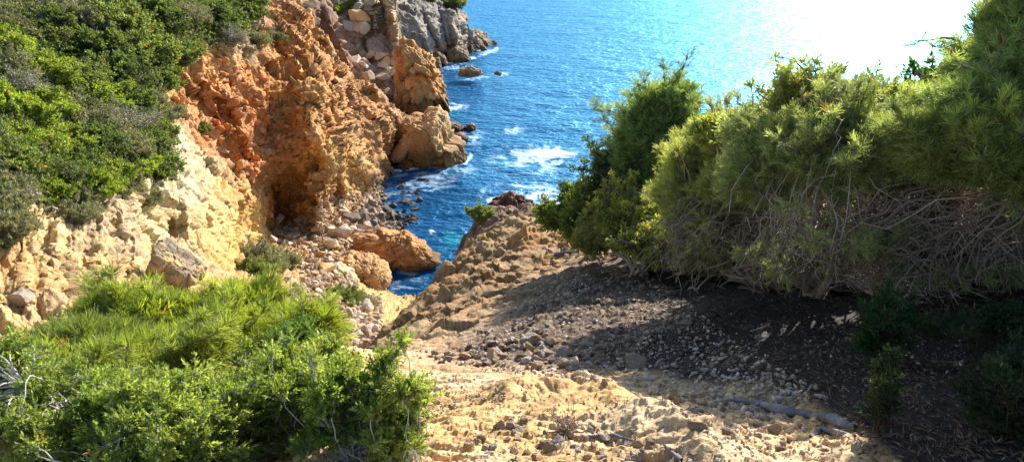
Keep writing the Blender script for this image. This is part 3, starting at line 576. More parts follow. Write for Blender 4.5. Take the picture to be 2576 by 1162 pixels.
BV = [mesh_np('boulder', *rock_shape(4, rg, 16, .09, .38), M_BOULD) for _ in range(6)]
BVD = []
for m in BV:
    c = m.copy(); c.materials.clear(); c.materials.append(M_BOULD_D); BVD.append(c)
def scatter(poly, n, rng, objs, accept=None):
    xs = [p[0] for p in poly]; ys = [p[1] for p in poly]; out = []
    while len(out) < n:
        u = rng.uniform(min(xs), max(xs)); v = rng.uniform(min(ys), max(ys))
        if not inside(poly, np.array([u]), np.array([v]))[0]: continue
        h = hit(u, v, objs)
        if h is None: n -= 1; continue
        out.append((u, v, h[0], h[1]))
    return out
zones = [('dry', [(760, 600), (830, 500), (880, 480), (960, 470), (960, 560), (900, 590), (870, 640), (780, 650)], 72, (.25, .62), 'pale angular boulder in the heap between the red cliff and the dark wet boulders', 'boulders heaped at the foot of the red cliff', BV),
         ('cave', [(670, 590), (760, 570), (790, 640), (760, 690), (700, 640)], 24, (.2, .5), 'reddish boulder in the rubble at the mouth of the shaded hollow', 'boulders at the mouth of the hollow', BV),
         ('wet', [(900, 530), (960, 500), (1010, 520), (1060, 540), (1045, 580), (960, 590), (900, 570)], 74, (.28, .68), 'dark wet boulder at the edge of the water in the cove', 'wet boulders along the water', BVD),
         ('inlet', [(960, 575), (1030, 560), (1040, 590), (1000, 600)], 14, (.3, .6), 'dark boulder just above the long orange slab at the water line', 'boulders above the long slab', BVD),
         ('surf', [(985, 440), (1040, 450), (1080, 500), (1060, 550), (1000, 520)], 40, (.25, .7), 'dark boulder standing in the shallow foam below the cliff', 'boulders in the shallows', BVD),
         ('gully', [(700, 700), (780, 650), (830, 740), (960, 740), (950, 860), (850, 870), (760, 780)], 24, (.15, .42), 'pale stone lying in the gully behind the green bushes', 'stones of the gully', BV)]
for key, poly, n, (a, b), lab, grp, meshes in zones:
    for (u, v, p, nn) in scatter(poly, n, rg, [cliff]):
        s = a + (b - a) * rg.random() ** 2.2; q = Vector(p); q.z = max(q.z, -.15) + s * .15
        add_rock('boulder', meshes[rg.integers(6)], q, s, rg, lab, 'boulder', grp)
for (u, v, s, lab, kind) in [(850, 596, .95, 'largest pale boulder in the beach heap, left of the long slab', 0), (835, 622, .8, 'broad pale boulder just left of the long orange slab', 0), (700, 560, .6, 'single grey boulder inside the mouth of the shaded hollow', 0),
        (912, 783, .55, 'pale slab shaped stone lying alone in the gully', 0), (1072, 548, .8, 'brown boulder in the channel, above the low seaward rock', 1), (1085, 507, .62, 'flat brown boulder farthest out in the channel', 1), (1062, 480, .6, 'small brown boulder in the foam near the cliff foot', 1),
        (820, 680, .6, 'pale boulder just above the rounded grey streaked rock', 0), (990, 552, .9, 'largest dark boulder at the water line', 1), (880, 556, .7, 'grey boulder with a flat top in the middle of the heap', 1), (56, 758, .38, 'white topped boulder in the pale slope near the left edge of the picture', 0), (880, 75, 1.6, 'big pale boulder perched on the slope beyond the cliff crest', 0), (900, 50, 1.9, 'tall pale boulder just above the perched one beyond the cliff crest', 0)]:
    h = hit(u, v, [cliff, far_shore])
    if h:
        add_rock('boulder', (BV, BVD)[kind][rg.integers(6)], h[0] + Vector((0, 0, s * .2)), s, rg, lab, 'boulder', None)
for (u, v, p, nn) in scatter([(880, 130), (930, 110), (1000, 150), (1000, 250), (960, 240), (900, 180)], 26, rg, [far_shore]):
    add_rock('boulder', (BV if v < 200 else BVD)[rg.integers(6)], p, rg.uniform(.4, 1.3), rg, 'boulder on the far slope behind the crest of the red cliff', 'boulder', 'boulders of the far slope')

# loose stones of the near ground
SV_ = [mesh_np('stone', *rock_shape(3, rg, 10, .06, .3), M_STONE) for _ in range(6)]
near_polys = [([(1050, 900), (1180, 870), (1350, 850), (1500, 860), (1480, 940), (1250, 930), (1100, 915)], 80, (.02, .06), 'angular pale stone in the rubble at the foot of the shaded slope', 'stones in the rubble line behind the ledge'),
              ([(1250, 820), (1450, 700), (1700, 800), (1800, 950), (1600, 930), (1350, 880)], 80, (.014, .035), 'small stone on the shaded earth slope', 'stones on the shaded slope'),
              ([(1200, 1090), (1350, 1020), (1600, 1080), (1800, 1162), (1150, 1162)], 60, (.012, .030), 'white pebble on the sunlit rock ledge', 'pebbles on the sunlit ledge'),
              ([(1650, 1000), (1900, 1000), (2100, 1130), (1900, 1150)], 40, (.012, .03), 'grey blue pebble in the shade beside the fallen branch', 'pebbles by the fallen branch')]
for poly, n, (a, b), lab, grp in near_polys:
    for (u, v, p, nn) in scatter(poly, n, rg, [ground]):
        s = a + (b - a) * rg.random() ** 2; add_rock('stone', SV_[rg.integers(6)], p + Vector((0, 0, s * .3)), s, rg, lab, 'stone', grp)
for (u, v, s, lab) in [(1330, 862, .085, 'largest grey stone at the left end of the rubble line'), (1245, 905, .07, 'flat grey stone near the ridge foot'), (1590, 925, .09, 'flat pale slab of stone at the right of the rubble line'), (1755, 1075, .035, 'dark stone beside the dead plant on the ledge'),
                       (1915, 850, .05, 'stone just above the shaded blue grey patch'), (1505, 645, .14, 'pale block of stone under the edge of the thicket'), (1430, 745, .07, 'pale stone halfway up the shaded slope')]:
    h = hit(u, v, [ground])
    if h: add_rock('stone', SV_[rg.integers(6)], h[0] + Vector((0, 0, s * .3)), s, rg, lab, 'stone')
def gravel(name, label, polys, rng, objs, mat, cols, sub=2, bed=.2, colf=None):
    Vs, Fs, Ts, base = [], [], [], 0; shapes = [rock_shape(sub, rng, 9 if sub > 1 else 5, 0, .35) for _ in range(12)]
    for poly, n, a, b in polys:
        for (u, v, p, nn) in scatter(poly, n, rng, objs):
            V, Fc = shapes[rng.integers(8)]; s = a + (b - a) * rng.random() ** (2.5 if sub > 1 else 3.6)
            rot = np.array(Matrix.Rotation(rng.uniform(0, 6.28), 3, Vector(rng.normal(size=3)))); q = (V * np.array([1, .75, .45]) * s) @ rot.T + np.array(p) + (np.array([0, 0, s * bed]) if bed else np.array(nn) * s * .1)
            Vs.append(q); Fs.append(Fc + base); base += len(V); c = np.array(cols[rng.integers(len(cols))]) * rng.uniform(.7, 1.25) if colf is None else colf(u, v, rng); Ts.append(np.tile(c, (len(V), 1)))
    me = mesh_np(name, np.concatenate(Vs), np.concatenate(Fs), mat, tint=np.clip(np.concatenate(Ts), .01, .9), smooth=False); o = link(name, me); o['kind'] = 'stuff'; o['label'] = label
GC = [(.55, .44, .32), (.48, .34, .21), (.66, .56, .44), (.36, .27, .20), (.42, .37, .34)]
gravel('gravel', 'loose gravel of small angular stones', [([(1000, 890), (1200, 860), (1350, 700), (1480, 650), (1700, 740), (1900, 900), (2100, 1000), (1900, 1050), (1500, 960), (1200, 930)], 3000, .005, .026),
        ([(1000, 1000), (1300, 960), (1600, 1000), (1850, 1162), (1050, 1162)], 800, .003, .011), ([(1600, 960), (1900, 980), (2150, 1120), (2100, 1162), (1850, 1150)], 800, .003, .014), ([(820, 900), (1200, 950), (1300, 1000), (1000, 1050), (900, 960)], 400, .004, .014),
        ([(1800, 780), (2200, 800), (2400, 720), (2500, 900), (2200, 1000), (1900, 940)], 260, .004, .014)], rg, [ground], M_GRAVEL, GC)
gravel('rubble', 'small rubble between the boulders of the cove', [([(680, 600), (830, 490), (960, 470), (1060, 540), (1000, 590), (880, 600), (900, 740), (960, 740), (960, 880), (800, 880), (700, 760), (780, 690)], 4200, .05, .32)], rg, [cliff], M_GRAVEL, [(.46, .33, .21), (.42, .28, .16), (.5, .4, .28), (.32, .22, .15)])

ZP, ZV = np.array([z[0] for z in ZC], float), np.array([z[1] for z in ZC], float)
def embed_col(u, v, rng):
    w = 1 / (((ZP - [u, v]) ** 2).sum(1) + 100) ** 1.75; c = (w[:, None] * ZV).sum(0) / w.sum(); k = rng.random() ** 3 * .5
    return (c * (1 - k) + np.array([.58, .42, .26]) * k) * rng.uniform(.8, 1.3)
gravel('conglomerate_stones', 'stones of every size embedded in the red and orange cliff face', [([(420, 190), (500, 110), (620, 110), (690, 20), (780, 20), (840, 120), (900, 190), (975, 250), (1020, 320), (990, 430), (900, 490), (830, 560), (680, 590), (600, 480), (560, 380), (440, 260)], 2600, .05, .42)], rg, [cliff], M_CLIFF, None, 1, 0, embed_col)
gravel('bedrock_fragments', 'angular fragments in the cracks of the pale bedrock slope', [([(0, 560), (280, 500), (430, 460), (430, 300), (560, 400), (640, 500), (660, 600), (560, 720), (300, 760), (0, 820)], 160, .03, .14)], rg, [cliff], M_CLIFF, None, 1, 0, embed_col)

# ------------------------------------------------------------------ plants
def nrmz(a): return a / (np.linalg.norm(a, axis=-1, keepdims=True) + 1e-9)
def tubes(P, Rd, sides=5):             # P (N,K,3), Rd (N,K)
    N, K, _ = P.shape; T = nrmz(np.gradient(P, axis=1)); ref = np.where(np.abs(T[..., 2:3]) > .9, np.array([1., 0, 0]), np.array([0, 0, 1.]))
    A = nrmz(np.cross(T, ref)); B = np.cross(T, A); th = np.linspace(0, 2 * np.pi, sides, endpoint=False)
    V = P[:, :, None] + Rd[:, :, None, None] * (A[:, :, None] * np.cos(th)[:, None] + B[:, :, None] * np.sin(th)[:, None])
    i = np.arange(N * K * sides).reshape(N, K, sides); j = np.roll(i, -1, 2)
    fc = np.stack([i[:, :-1], j[:, :-1], j[:, 1:], i[:, 1:]], -1).reshape(-1, 4); return V.reshape(-1, 3), fc
def curve(a, b, rng, K=8, sag=.15, wig=.05, up=.25):
    t = np.linspace(0, 1, K)[None, :, None]; L = np.linalg.norm(b - a, axis=1)[:, None]
    m = (a + b) / 2 + rng.normal(size=a.shape) * L * sag + np.array([0, 0, 1]) * L * up * rng.uniform(-.6, 1, (len(a), 1))
    P = (1 - t) ** 2 * a[:, None] + 2 * t * (1 - t) * m[:, None] + t ** 2 * b[:, None]
    w = np.cumsum(rng.normal(size=P.shape), 1) * (wig * L / K ** .5)[:, None]; w -= w[:, :1]; w = w - t * w[:, -1:]
    return P + w
def attach(S, q):                      # nearest of the points S for each q, slightly jittered choice
    out = np.empty(len(q), int)
    for s in range(0, len(q), 2000): out[s:s + 2000] = ((q[s:s + 2000, None] - S[None]) ** 2).sum(-1).argmin(1)
    return out
def leaves(pos, axis, rng, n, L, ll, lw, ang=(.5, 1.0), diamond=True):
    N = len(pos); s = rng.uniform(0, 1, (N, n, 1)); d = nrmz(axis)[:, None]; a = rng.uniform(*ang, (N, n, 1))
    r = rng.normal(size=(N, n, 3)); pp = nrmz(r - (r * d).sum(-1, keepdims=True) * d); dr = nrmz(d * np.cos(a) + pp * np.sin(a))
    base = pos[:, None] + d * (s * L - L * .3); lk = ll * rng.uniform(.6, 1.3, (N, n, 1)); wv = nrmz(np.cross(dr, rng.normal(size=(N, n, 3)))) * lw * rng.uniform(.7, 1.3, (N, n, 1))
    if diamond: Q = np.stack([base, base + dr * lk * .5 + wv, base + dr * lk, base + dr * lk * .5 - wv], 2)
    else: Q = np.stack([base - wv * .5, base + dr * lk - wv * .35, base + dr * lk + wv * .35, base + wv * .5], 2)
    return Q.reshape(-1, 3), N * n
def plant(name, label, blobs, root, rng, pal, leaf, clump_r, n_clump, n_spr, bark=None, limbs=7, dead=0, dead_blobs=None, thick=.03, parent_loc=None, up=.5, mat=None, cat='shrub', group=None, floor=None, inner=.55, twig=.004, trunk_name='branches', twist=.2, shrink=1., wisps=90):
    """blobs: (centre xyz, radii xyz) ellipsoids; root xyz; leaf: (n, L, ll, lw, ang, diamond)"""
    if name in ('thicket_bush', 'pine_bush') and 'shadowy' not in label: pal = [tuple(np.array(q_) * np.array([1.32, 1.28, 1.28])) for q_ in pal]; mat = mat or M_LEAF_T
    if shrink != 1: blobs = [(b[0], b[1] * shrink) for b in blobs]
    root = np.array(root, float); vol = np.array([np.prod(b[1]) ** .67 for b in blobs]); ch = rng.choice(len(blobs), n_clump, p=vol / vol.sum())
    c = np.array([b[0] for b in blobs])[ch]; r = np.array([b[1] for b in blobs])[ch]; d = nrmz(rng.normal(size=(n_clump, 3)))
    rad = rng.uniform(inner, 1, (n_clump, 1)) ** .6; C = c + d * r * rad * (1 + .30 * vnoise(c * 3 + d * 2.2)[:, None] + .30 * (rng.random((n_clump, 1)) < .16))
    if floor is not None: C[:, 2] = np.maximum(C[:, 2], floor(C) + rng.uniform(.02, .3, len(C)))
    spr_w = np.ones(len(C))
    if dead_blobs:
        m_ = int(n_clump * .025); ch2 = rng.choice(len(dead_blobs), m_); D_ = nrmz(rng.normal(size=(m_, 3))); D_[:, 2] = np.abs(D_[:, 2]) * .8
        C = np.concatenate([C, np.array([b[0] for b in dead_blobs])[ch2] + D_ * np.array([b[1] for b in dead_blobs])[ch2] * rng.uniform(.3, 1, (m_, 1))])
    if wisps:
        up_ = C[:, 2] > np.quantile(C[:, 2], .45); k_ = rng.choice(np.where(up_)[0], wisps); D_ = nrmz(nrmz(C[k_] - c.mean(0)) * .8 + rng.normal(size=(wisps, 3)) * .5 + np.array([0, 0, .7]))
        ln = clump_r * rng.uniform(1., 3.2, (wisps, 1)); C = np.concatenate([C] + [C[k_] + D_ * ln * t for t in (.4, .7, 1.)]); nw = wisps * 3
    else: nw = 0
    n_clump = len(C); shrinkc = np.ones(n_clump)
    if nw: shrinkc[-nw:] = .42
    tw_ = np.where(shrinkc < 1, .45, 1.)
    lc = np.array([b[0] for b in blobs]); LE = lc[rng.choice(len(blobs), limbs, p=vol / vol.sum())] + rng.normal(size=(limbs, 3)) * np.array([b[1] for b in blobs]).mean(0) * .45
    if limbs >= len(blobs): LE[:len(blobs)] = lc
    A = np.tile(root, (limbs, 1)) + rng.normal(size=(limbs, 3)) * thick * 2 * np.array([1, 1, 0]); P1 = curve(A, LE, rng, 12, twist, .06, .2)
    r1 = thick * np.linspace(1, .35, 12)[None] * rng.uniform(.45, 1.35, (limbs, 1)); V, Fc = tubes(P1, r1, 7); Vs, Fs = [V], [Fc]; nb = len(V)
    S = P1[:, 3:].reshape(-1, 3); k = attach(S, C); P2 = curve(S[k], C, rng, 8, .2, .06, .15)
    V, Fc = tubes(P2, thick * .35 * np.linspace(1, .3, 8)[None] * rng.uniform(.5, 1, (n_clump, 1)), 4); Vs.append(V); Fs.append(Fc + nb); nb += len(V)
    off = nrmz(rng.normal(size=(n_clump, n_spr, 3))) * rng.uniform(.2, 1, (n_clump, n_spr, 1)) * clump_r * rng.uniform(.6, 1.3, (n_clump, 1, 1)) * shrinkc[:, None, None]; off[..., 2] *= .75
    keep = (rng.random((n_clump, n_spr)) < np.where(shrinkc < 1, .45, 1.)[:, None]).ravel()
    Sp = (C[:, None] + off).reshape(-1, 3); st = np.repeat(C - (C - P2[:, 5]) * .3, n_spr, 0)
    sub = rng.random(len(Sp)) < .6; P3 = curve(st[sub], Sp[sub], rng, 4, .15, .05, .1); V, Fc = tubes(P3, twig * np.array([[1, .8, .6, .3]]), 3); Vs.append(V); Fs.append(Fc + nb); nb += len(V)
    if dead:
        db = dead_blobs or blobs; ch = rng.choice(len(db), dead); T = np.array([b[0] for b in db])[ch] + nrmz(rng.normal(size=(dead, 3))) * np.array([b[1] for b in db])[ch] * rng.uniform(.3, 1, (dead, 1))
        if floor is not None: T[:, 2] = np.maximum(T[:, 2], floor(T) + .05)
        if dead_blobs:
            S2 = P1[:, 2:8].reshape(-1, 3); q_ = T.copy() + rng.normal(size=T.shape) * np.array([.45, .3, .1]); k = attach(S2, q_); A4 = S2[k]
            P4 = curve(A4, T + (T - A4) * np.array([.25, .1, -.1]), rng, 10, .16, .10, .5)
        else: P4 = curve(S[attach(S, T)], T, rng, 10, .28, .12, .1)
        k = None; V, Fc = tubes(P4, thick * .3 * np.linspace(1, .25, 10)[None] * rng.uniform(.25, 1, (dead, 1)) ** 1.5 * 1.3, 4); Vs.append(V); Fs.append(Fc + nb); nb += len(V)
        S4 = P4[:, 3:].reshape(-1, 3); m = dead * 2; k = rng.integers(0, len(S4), m); T = S4[k] + nrmz(rng.normal(size=(m, 3)) * np.array([1, 1, .7]) + np.array([0, 0, .3])) * rng.uniform(.05, .3, (m, 1)) * (thick / .03)
        P5 = curve(S4[k], T, rng, 6, .25, .12, .1); V, Fc = tubes(P5, twig * 1.1 * np.linspace(1, .3, 6)[None] * rng.uniform(.5, 1.6, (m, 1)), 3); Vs.append(V); Fs.append(Fc + nb); nb += len(V)
    C0 = C; Cr = np.repeat(C, n_spr, 0)[keep]; Sp = Sp[keep]
    ax = nrmz(Sp - Cr) + nrmz(Cr - c.mean(0)) * .6 + np.array([0, 0, up]) + rng.normal(size=Sp.shape) * .25
    n, L, ll, lw, ang, dia = leaf; LV, cnt = leaves(Sp, ax, rng, n, L, ll, lw, ang, dia)
    pal = np.array(pal); cw = (vnoise(C / (clump_r * 4) + 3) * .5 + .5) * .6 + rng.random(n_clump) * .4; ci = np.clip((cw * len(pal)).astype(int), 0, len(pal) - 1)
    cc = pal[ci] * rng.uniform(.8, 1.2, (n_clump, 1)); sc = np.repeat(cc, n_spr, 0)[keep] * rng.uniform(.8, 1.2, (len(Sp), 1)); sc[rng.random(len(Sp)) < .008] = (.30, .18, .07); lt = np.repeat(np.repeat(sc, n, 0) * rng.uniform(.75, 1.25, (cnt, 1)), 4, 0)
    o = link(name, None); o.location = root; tag(o, label, cat, group)
    mf = mesh_np('foliage', LV - root, np.arange(cnt * 4).reshape(-1, 4), mat or M_LEAF, tint=np.clip(lt, .005, .8), smooth=False); link('foliage', mf, o)
    mb = mesh_np(trunk_name, np.concatenate(Vs) - root, np.concatenate(Fs), bark or M_BARK); link(trunk_name, mb, o)
    return o
def gz(C): return g_ev(C[:, :2])[:, 0]
def blob(u, v, Y, ru, rv, rd=None):
    s = px(u, v, Y); return (at(u, v, Y), np.array([ru * s, rd if rd else (ru + rv) * .5 * s, rv * s * 1.05]))
def groot(u, v, Y=None):
    p = at(u, v, Y) if Y else np.array(hit(u, v, [ground])[0]); p = p.copy(); p[2] = g_ev(p[None, :2])[0, 0]; return p
G_BR = [(.15, .20, .045), (.19, .25, .05), (.23, .29, .06), (.11, .16, .04)]
G_JU = [(.09, .14, .05), (.13, .19, .06), (.17, .235, .07), (.21, .27, .09), (.12, .165, .08)]
G_OL = [(.13, .16, .08), (.17, .20, .09), (.21, .24, .09), (.25, .28, .08), (.11, .13, .08)]
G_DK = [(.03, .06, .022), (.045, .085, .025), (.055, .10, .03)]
G_GR = [(.12, .13, .09), (.16, .165, .12), (.09, .11, .06)]
rp = np.random.default_rng(21)
JU = (18, .055, .017, .0028, (.3, .8), True)
NE = (12, .05, .075, .0040, (.25, .75), False)
plant('juniper_shrub', 'juniper bush with short scaly leaves and grey twigs in the lower left corner', [blob(120, 1088, 2.15, 260, 150), blob(420, 1128, 2.0, 260, 150), blob(640, 1058, 2.5, 170, 90), blob(300, 1028, 2.6, 220, 90)], (-1.0, 2.2, 18.0), rp, G_JU, JU, .05, 480, 26, bark=M_BARK_P, limbs=12, dead=330, thick=.016, floor=gz, twist=.08, wisps=90, shrink=.88, twig=.0018, inner=.5)
plant('juniper_shrub', 'smaller juniper bush with pale dead twigs, overlapping the left end of the sunlit ledge', [blob(740, 1110, 2.35, 180, 95), blob(900, 1185, 2.05, 120, 70), blob(1020, 1235, 1.95, 60, 45), blob(730, 1020, 2.8, 120, 45), blob(840, 1075, 2.5, 60, 45)], (-.55, 2.2, 18.0), rp, G_JU, JU, .045, 330, 26, bark=M_BARK_P, limbs=9, dead=300, thick=.014, floor=gz, twist=.08, wisps=90, shrink=.88, twig=.0016, inner=.45)
plant('juniper_sapling', 'small upright juniper sprig on a thin dark stem above the nearest bushes', [blob(715, 865, 3.1, 28, 22), blob(765, 885, 3.05, 40, 28), blob(800, 940, 3.0, 45, 32), blob(740, 950, 3.0, 40, 20)], groot(745, 985, 3.0), rp, [(.07, .13, .04), (.09, .16, .05)], JU, .05, 80, 16, limbs=4, thick=.008, floor=gz, wisps=10, twig=.0016)
plant('pine_shrub', 'bright yellow green bush with long needle leaves behind the nearest junipers', [blob(300, 807, 5.2, 130, 55), blob(450, 812, 5.4, 130, 50), blob(600, 777, 5.6, 110, 50), blob(700, 832, 5.3, 110, 65), blob(790, 882, 5.0, 75, 55), blob(560, 862, 5.0, 130, 55)], (-2.4, 5.2, 15.6), rp, G_BR, NE, .12, 430, 24, limbs=10, dead=50, thick=.03, floor=gz, shrink=.84, wisps=30, twig=.003)
plant('pine_shrub', 'darker green needle leaved bush left of the bright one, touching the left edge', [blob(230, 890, 4.4, 150, 65), blob(60, 970, 3.6, 110, 60), blob(400, 930, 4.0, 170, 60), blob(200, 970, 3.6, 160, 50)], (-2.2, 3.9, 16.5), rp, [(.11, .16, .045), (.14, .19, .05), (.17, .22, .06), (.09, .13, .045)], NE, .10, 560, 26, limbs=9, dead=60, thick=.025, floor=gz, shrink=.84, wisps=30, twig=.0028)
# right thicket
NR = (18, .06, .038, .0027, (.25, .85), False)
OV = (9, .05, .035, .006, (.4, 1.), True)
plant('pine_bush', 'rounded blue green bush whose top stands against the blue sea', [blob(1680, 290, 9.5, 80, 75), blob(1620, 350, 9.5, 70, 80), blob(1700, 400, 9.2, 110, 100), blob(1590, 430, 9.3, 50, 60)], groot(1640, 600, 9.3), rp, [(.10, .16, .06), (.13, .19, .065), (.16, .22, .07)], (13, .09, .065, .0052, (.25, .8), False), .16, 620, 20, limbs=9, dead=40, thick=.05, floor=gz, shrink=.80, wisps=50, twig=.005)
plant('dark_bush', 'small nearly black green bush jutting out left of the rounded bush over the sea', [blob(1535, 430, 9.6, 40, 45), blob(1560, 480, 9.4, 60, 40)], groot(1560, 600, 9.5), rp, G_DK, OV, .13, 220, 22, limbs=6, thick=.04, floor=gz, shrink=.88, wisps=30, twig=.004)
plant('low_bush', 'low light green bush spilling over the end of the rock ridge', [blob(1400, 545, 9.6, 50, 24), blob(1470, 520, 9.5, 60, 45), blob(1500, 565, 9.0, 80, 42)], groot(1500, 610, 9.4), rp, [(.08, .13, .03), (.12, .17, .04), (.06, .10, .03)], (9, .06, .045, .008, (.4, 1.), True), .13, 300, 22, limbs=7, thick=.03, floor=gz, shrink=.88, wisps=30, twig=.004)
plant('low_bush', 'olive green bush under the dark bush at the left foot of the thicket', [blob(1580, 560, 7.9, 90, 60), blob(1660, 620, 7.2, 80, 40), blob(1500, 600, 8.2, 50, 30)], groot(1620, 660, 7.6), rp, G_OL, (9, .05, .04, .007, (.4, 1.), True), .12, 380, 22, limbs=8, dead=80, thick=.03, floor=gz, shrink=.88, wisps=30, twig=.0035)
plant('thicket_bush', 'grey green bush with fine twigs in the middle of the thicket', [blob(1820, 410, 5.9, 125, 80), blob(1750, 480, 5.9, 110, 85), blob(1880, 470, 5.3, 120, 60), blob(1760, 570, 5.7, 100, 50)], groot(1950, 740, 6.0), rp, G_OL, NR, .13, 800, 24, limbs=12, dead=300, dead_blobs=[blob(1800, 600, 5.2, 200, 90), blob(1750, 670, 5.3, 120, 60), blob(1950, 600, 5.0, 120, 90)], thick=.035, floor=gz, shrink=.76, wisps=70, twig=.0028)
plant('thicket_bush', 'airy tree like bush rising against the white glare, dark stems showing through', [blob(2050, 240, 5.0, 95, 36), blob(1985, 275, 5.1, 75, 36), blob(2150, 270, 4.9, 90, 40), blob(1890, 320, 5.2, 75, 40), blob(2270, 280, 4.8, 90, 40), blob(1800, 340, 5.6, 60, 40)], groot(2050, 700, 5.3), rp, G_OL, OV, .09, 330, 16, limbs=12, dead=50, thick=.035, floor=gz, shrink=.76, wisps=35, twig=.003)
plant('thicket_bush', 'broad yellow green bush spread below the airy one in the thicket', [blob(2000, 375, 4.6, 150, 70), blob(2150, 345, 4.5, 150, 70), blob(2100, 415, 4.3, 150, 60), blob(1930, 440, 4.6, 120, 70), blob(2260, 375, 4.2, 120, 70)], groot(2100, 750, 5.4), rp, [(.13, .165, .085), (.16, .20, .095), (.20, .24, .10), (.12, .145, .09)], NR, .10, 900, 24, limbs=13, dead=360, dead_blobs=[blob(2050, 580, 4.0, 200, 120), blob(2200, 620, 4.1, 190, 90), blob(1980, 680, 4.3, 160, 60), blob(2250, 690, 3.9, 200, 45)], thick=.026, floor=gz, shrink=.76, wisps=70, twig=.002)
plant('thicket_bush', 'tallest bush of the thicket, thin leading shoots reaching past its top', [blob(2540, 160, 4.1, 90, 110), blob(2580, 50, 4.1, 80, 110), blob(2380, 275, 4.4, 110, 60), blob(2470, 270, 3.9, 120, 80), blob(2640, 200, 3.9, 120, 160), blob(2500, 50, 4.2, 20, 50), blob(2450, 170, 4.3, 50, 60)], groot(2500, 720, 5.2), rp, [(.15, .20, .09), (.20, .26, .10), (.26, .31, .10)], NR, .09, 720, 22, limbs=13, dead=200, dead_blobs=[blob(2400, 600, 4.2, 180, 80), blob(2560, 560, 3.9, 120, 100)], thick=.035, floor=gz, shrink=.76, wisps=70, twig=.0022)
plant('thicket_bush', 'dense bush of long narrow leaves above a tangle of bare brown branches', [blob(2400, 375, 3.9, 150, 70), blob(2540, 380, 3.6, 120, 80), blob(2300, 420, 4.3, 80, 40), blob(2575, 450, 3.5, 50, 50)], groot(2450, 700, 5.0), rp, [(.11, .15, .07), (.15, .19, .07), (.22, .26, .07)], (14, .045, .045, .0026, (.25, .8), False), .08, 620, 24, bark=M_BARK_D, limbs=13, dead=620, dead_blobs=[blob(2350, 590, 3.9, 200, 80), blob(2500, 610, 3.7, 150, 70), blob(2200, 640, 4.0, 160, 60), blob(2450, 680, 3.7, 160, 35)], thick=.028, floor=gz, shrink=.76, wisps=70, twig=.002)
for lab_, bl_, rt_ in [('shadowy bush added to block sun behind the bare branches in the middle of the thicket', [blob(1850, 500, 8.0, 160, 90), blob(2000, 420, 7.0, 130, 90), blob(2060, 330, 6.6, 120, 60), blob(1750, 580, 8.5, 120, 60), blob(1950, 620, 7.0, 200, 70)], (3.2, 7.2)),
                       ('shadowy bush added to block sun behind the bare branches, right part of the thicket', [blob(2200, 370, 6.4, 170, 120), blob(2400, 360, 6.2, 180, 140), blob(2300, 560, 6.2, 200, 90), blob(2150, 620, 6.2, 160, 60)], (4.6, 6.6)),
                       ('shadowy bush added to block sun behind the right edge of the thicket', [blob(2560, 350, 5.6, 160, 200), blob(2700, 300, 5.2, 200, 240), blob(2550, 600, 5.2, 200, 70), blob(2850, 350, 4.4, 240, 300), blob(3250, 300, 3.4, 280, 330)], (4.6, 5.))]:
    plant('thicket_bush', lab_, bl_, (rt_[0], rt_[1], g_ev(np.array([rt_]))[0, 0]), rp, G_DK, (8, .10, .07, .016, (.3, 1.), True), .22, 620, 24, limbs=10, dead=80, thick=.05, floor=gz, twig=.006, wisps=0, shrink=.84)  # fillers added to block sun; their dark leaves deepen the shaded backdrop
JUS = (14, .03, .012, .0022, (.3, .8), True); G_SHADE = [(.015, .03, .014), (.02, .04, .018), (.028, .05, .02)]  # leaf colours lowered so these shrubs read as shaded
plant('shade_shrub', 'small upright dark green shrub standing in the deep shade of the thicket', [blob(2240, 790, 3.1, 34, 42), blob(2215, 850, 3.0, 50, 40)], groot(2240, 900, 3.05), rp, [(.025, .06, .02), (.035, .075, .025)], JUS, .05, 100, 20, limbs=3, thick=.010, floor=gz, mat=M_LEAF_G, bark=M_BARK_SHADE, wisps=12, twig=.0016)  # shade put into these leaf and bark colours too
plant('shade_shrub', 'dark shrub at the right end of the fallen branch in the shade', [blob(2200, 1060, 2.35, 25, 30), blob(2210, 1100, 2.2, 30, 20)], groot(2200, 1110, 2.3), rp, G_SHADE, JUS, .03, 40, 16, limbs=3, thick=.008, floor=gz, mat=M_LEAF_G, bark=M_BARK_SHADE, wisps=0, twig=.0015)
plant('shade_shrub', 'dim wide shrub in the lower right corner', [blob(2500, 1120, 2.1, 90, 50), blob(2575, 1040, 2.2, 50, 50)], groot(2520, 1150, 2.1), rp, G_SHADE, JUS, .055, 110, 20, limbs=4, thick=.010, floor=gz, mat=M_LEAF_G, bark=M_BARK_SHADE, wisps=0, twig=.0015)
plant('shade_shrub', 'dim sparse shrub in the shade right of the small upright one', [blob(2420, 850, 2.8, 90, 35), blob(2540, 830, 2.8, 60, 45)], groot(2440, 900, 2.8), rp, G_SHADE, JUS, .05, 70, 18, limbs=4, thick=.010, floor=gz, mat=M_LEAF_G, bark=M_BARK_SHADE, wisps=0, twig=.0015)
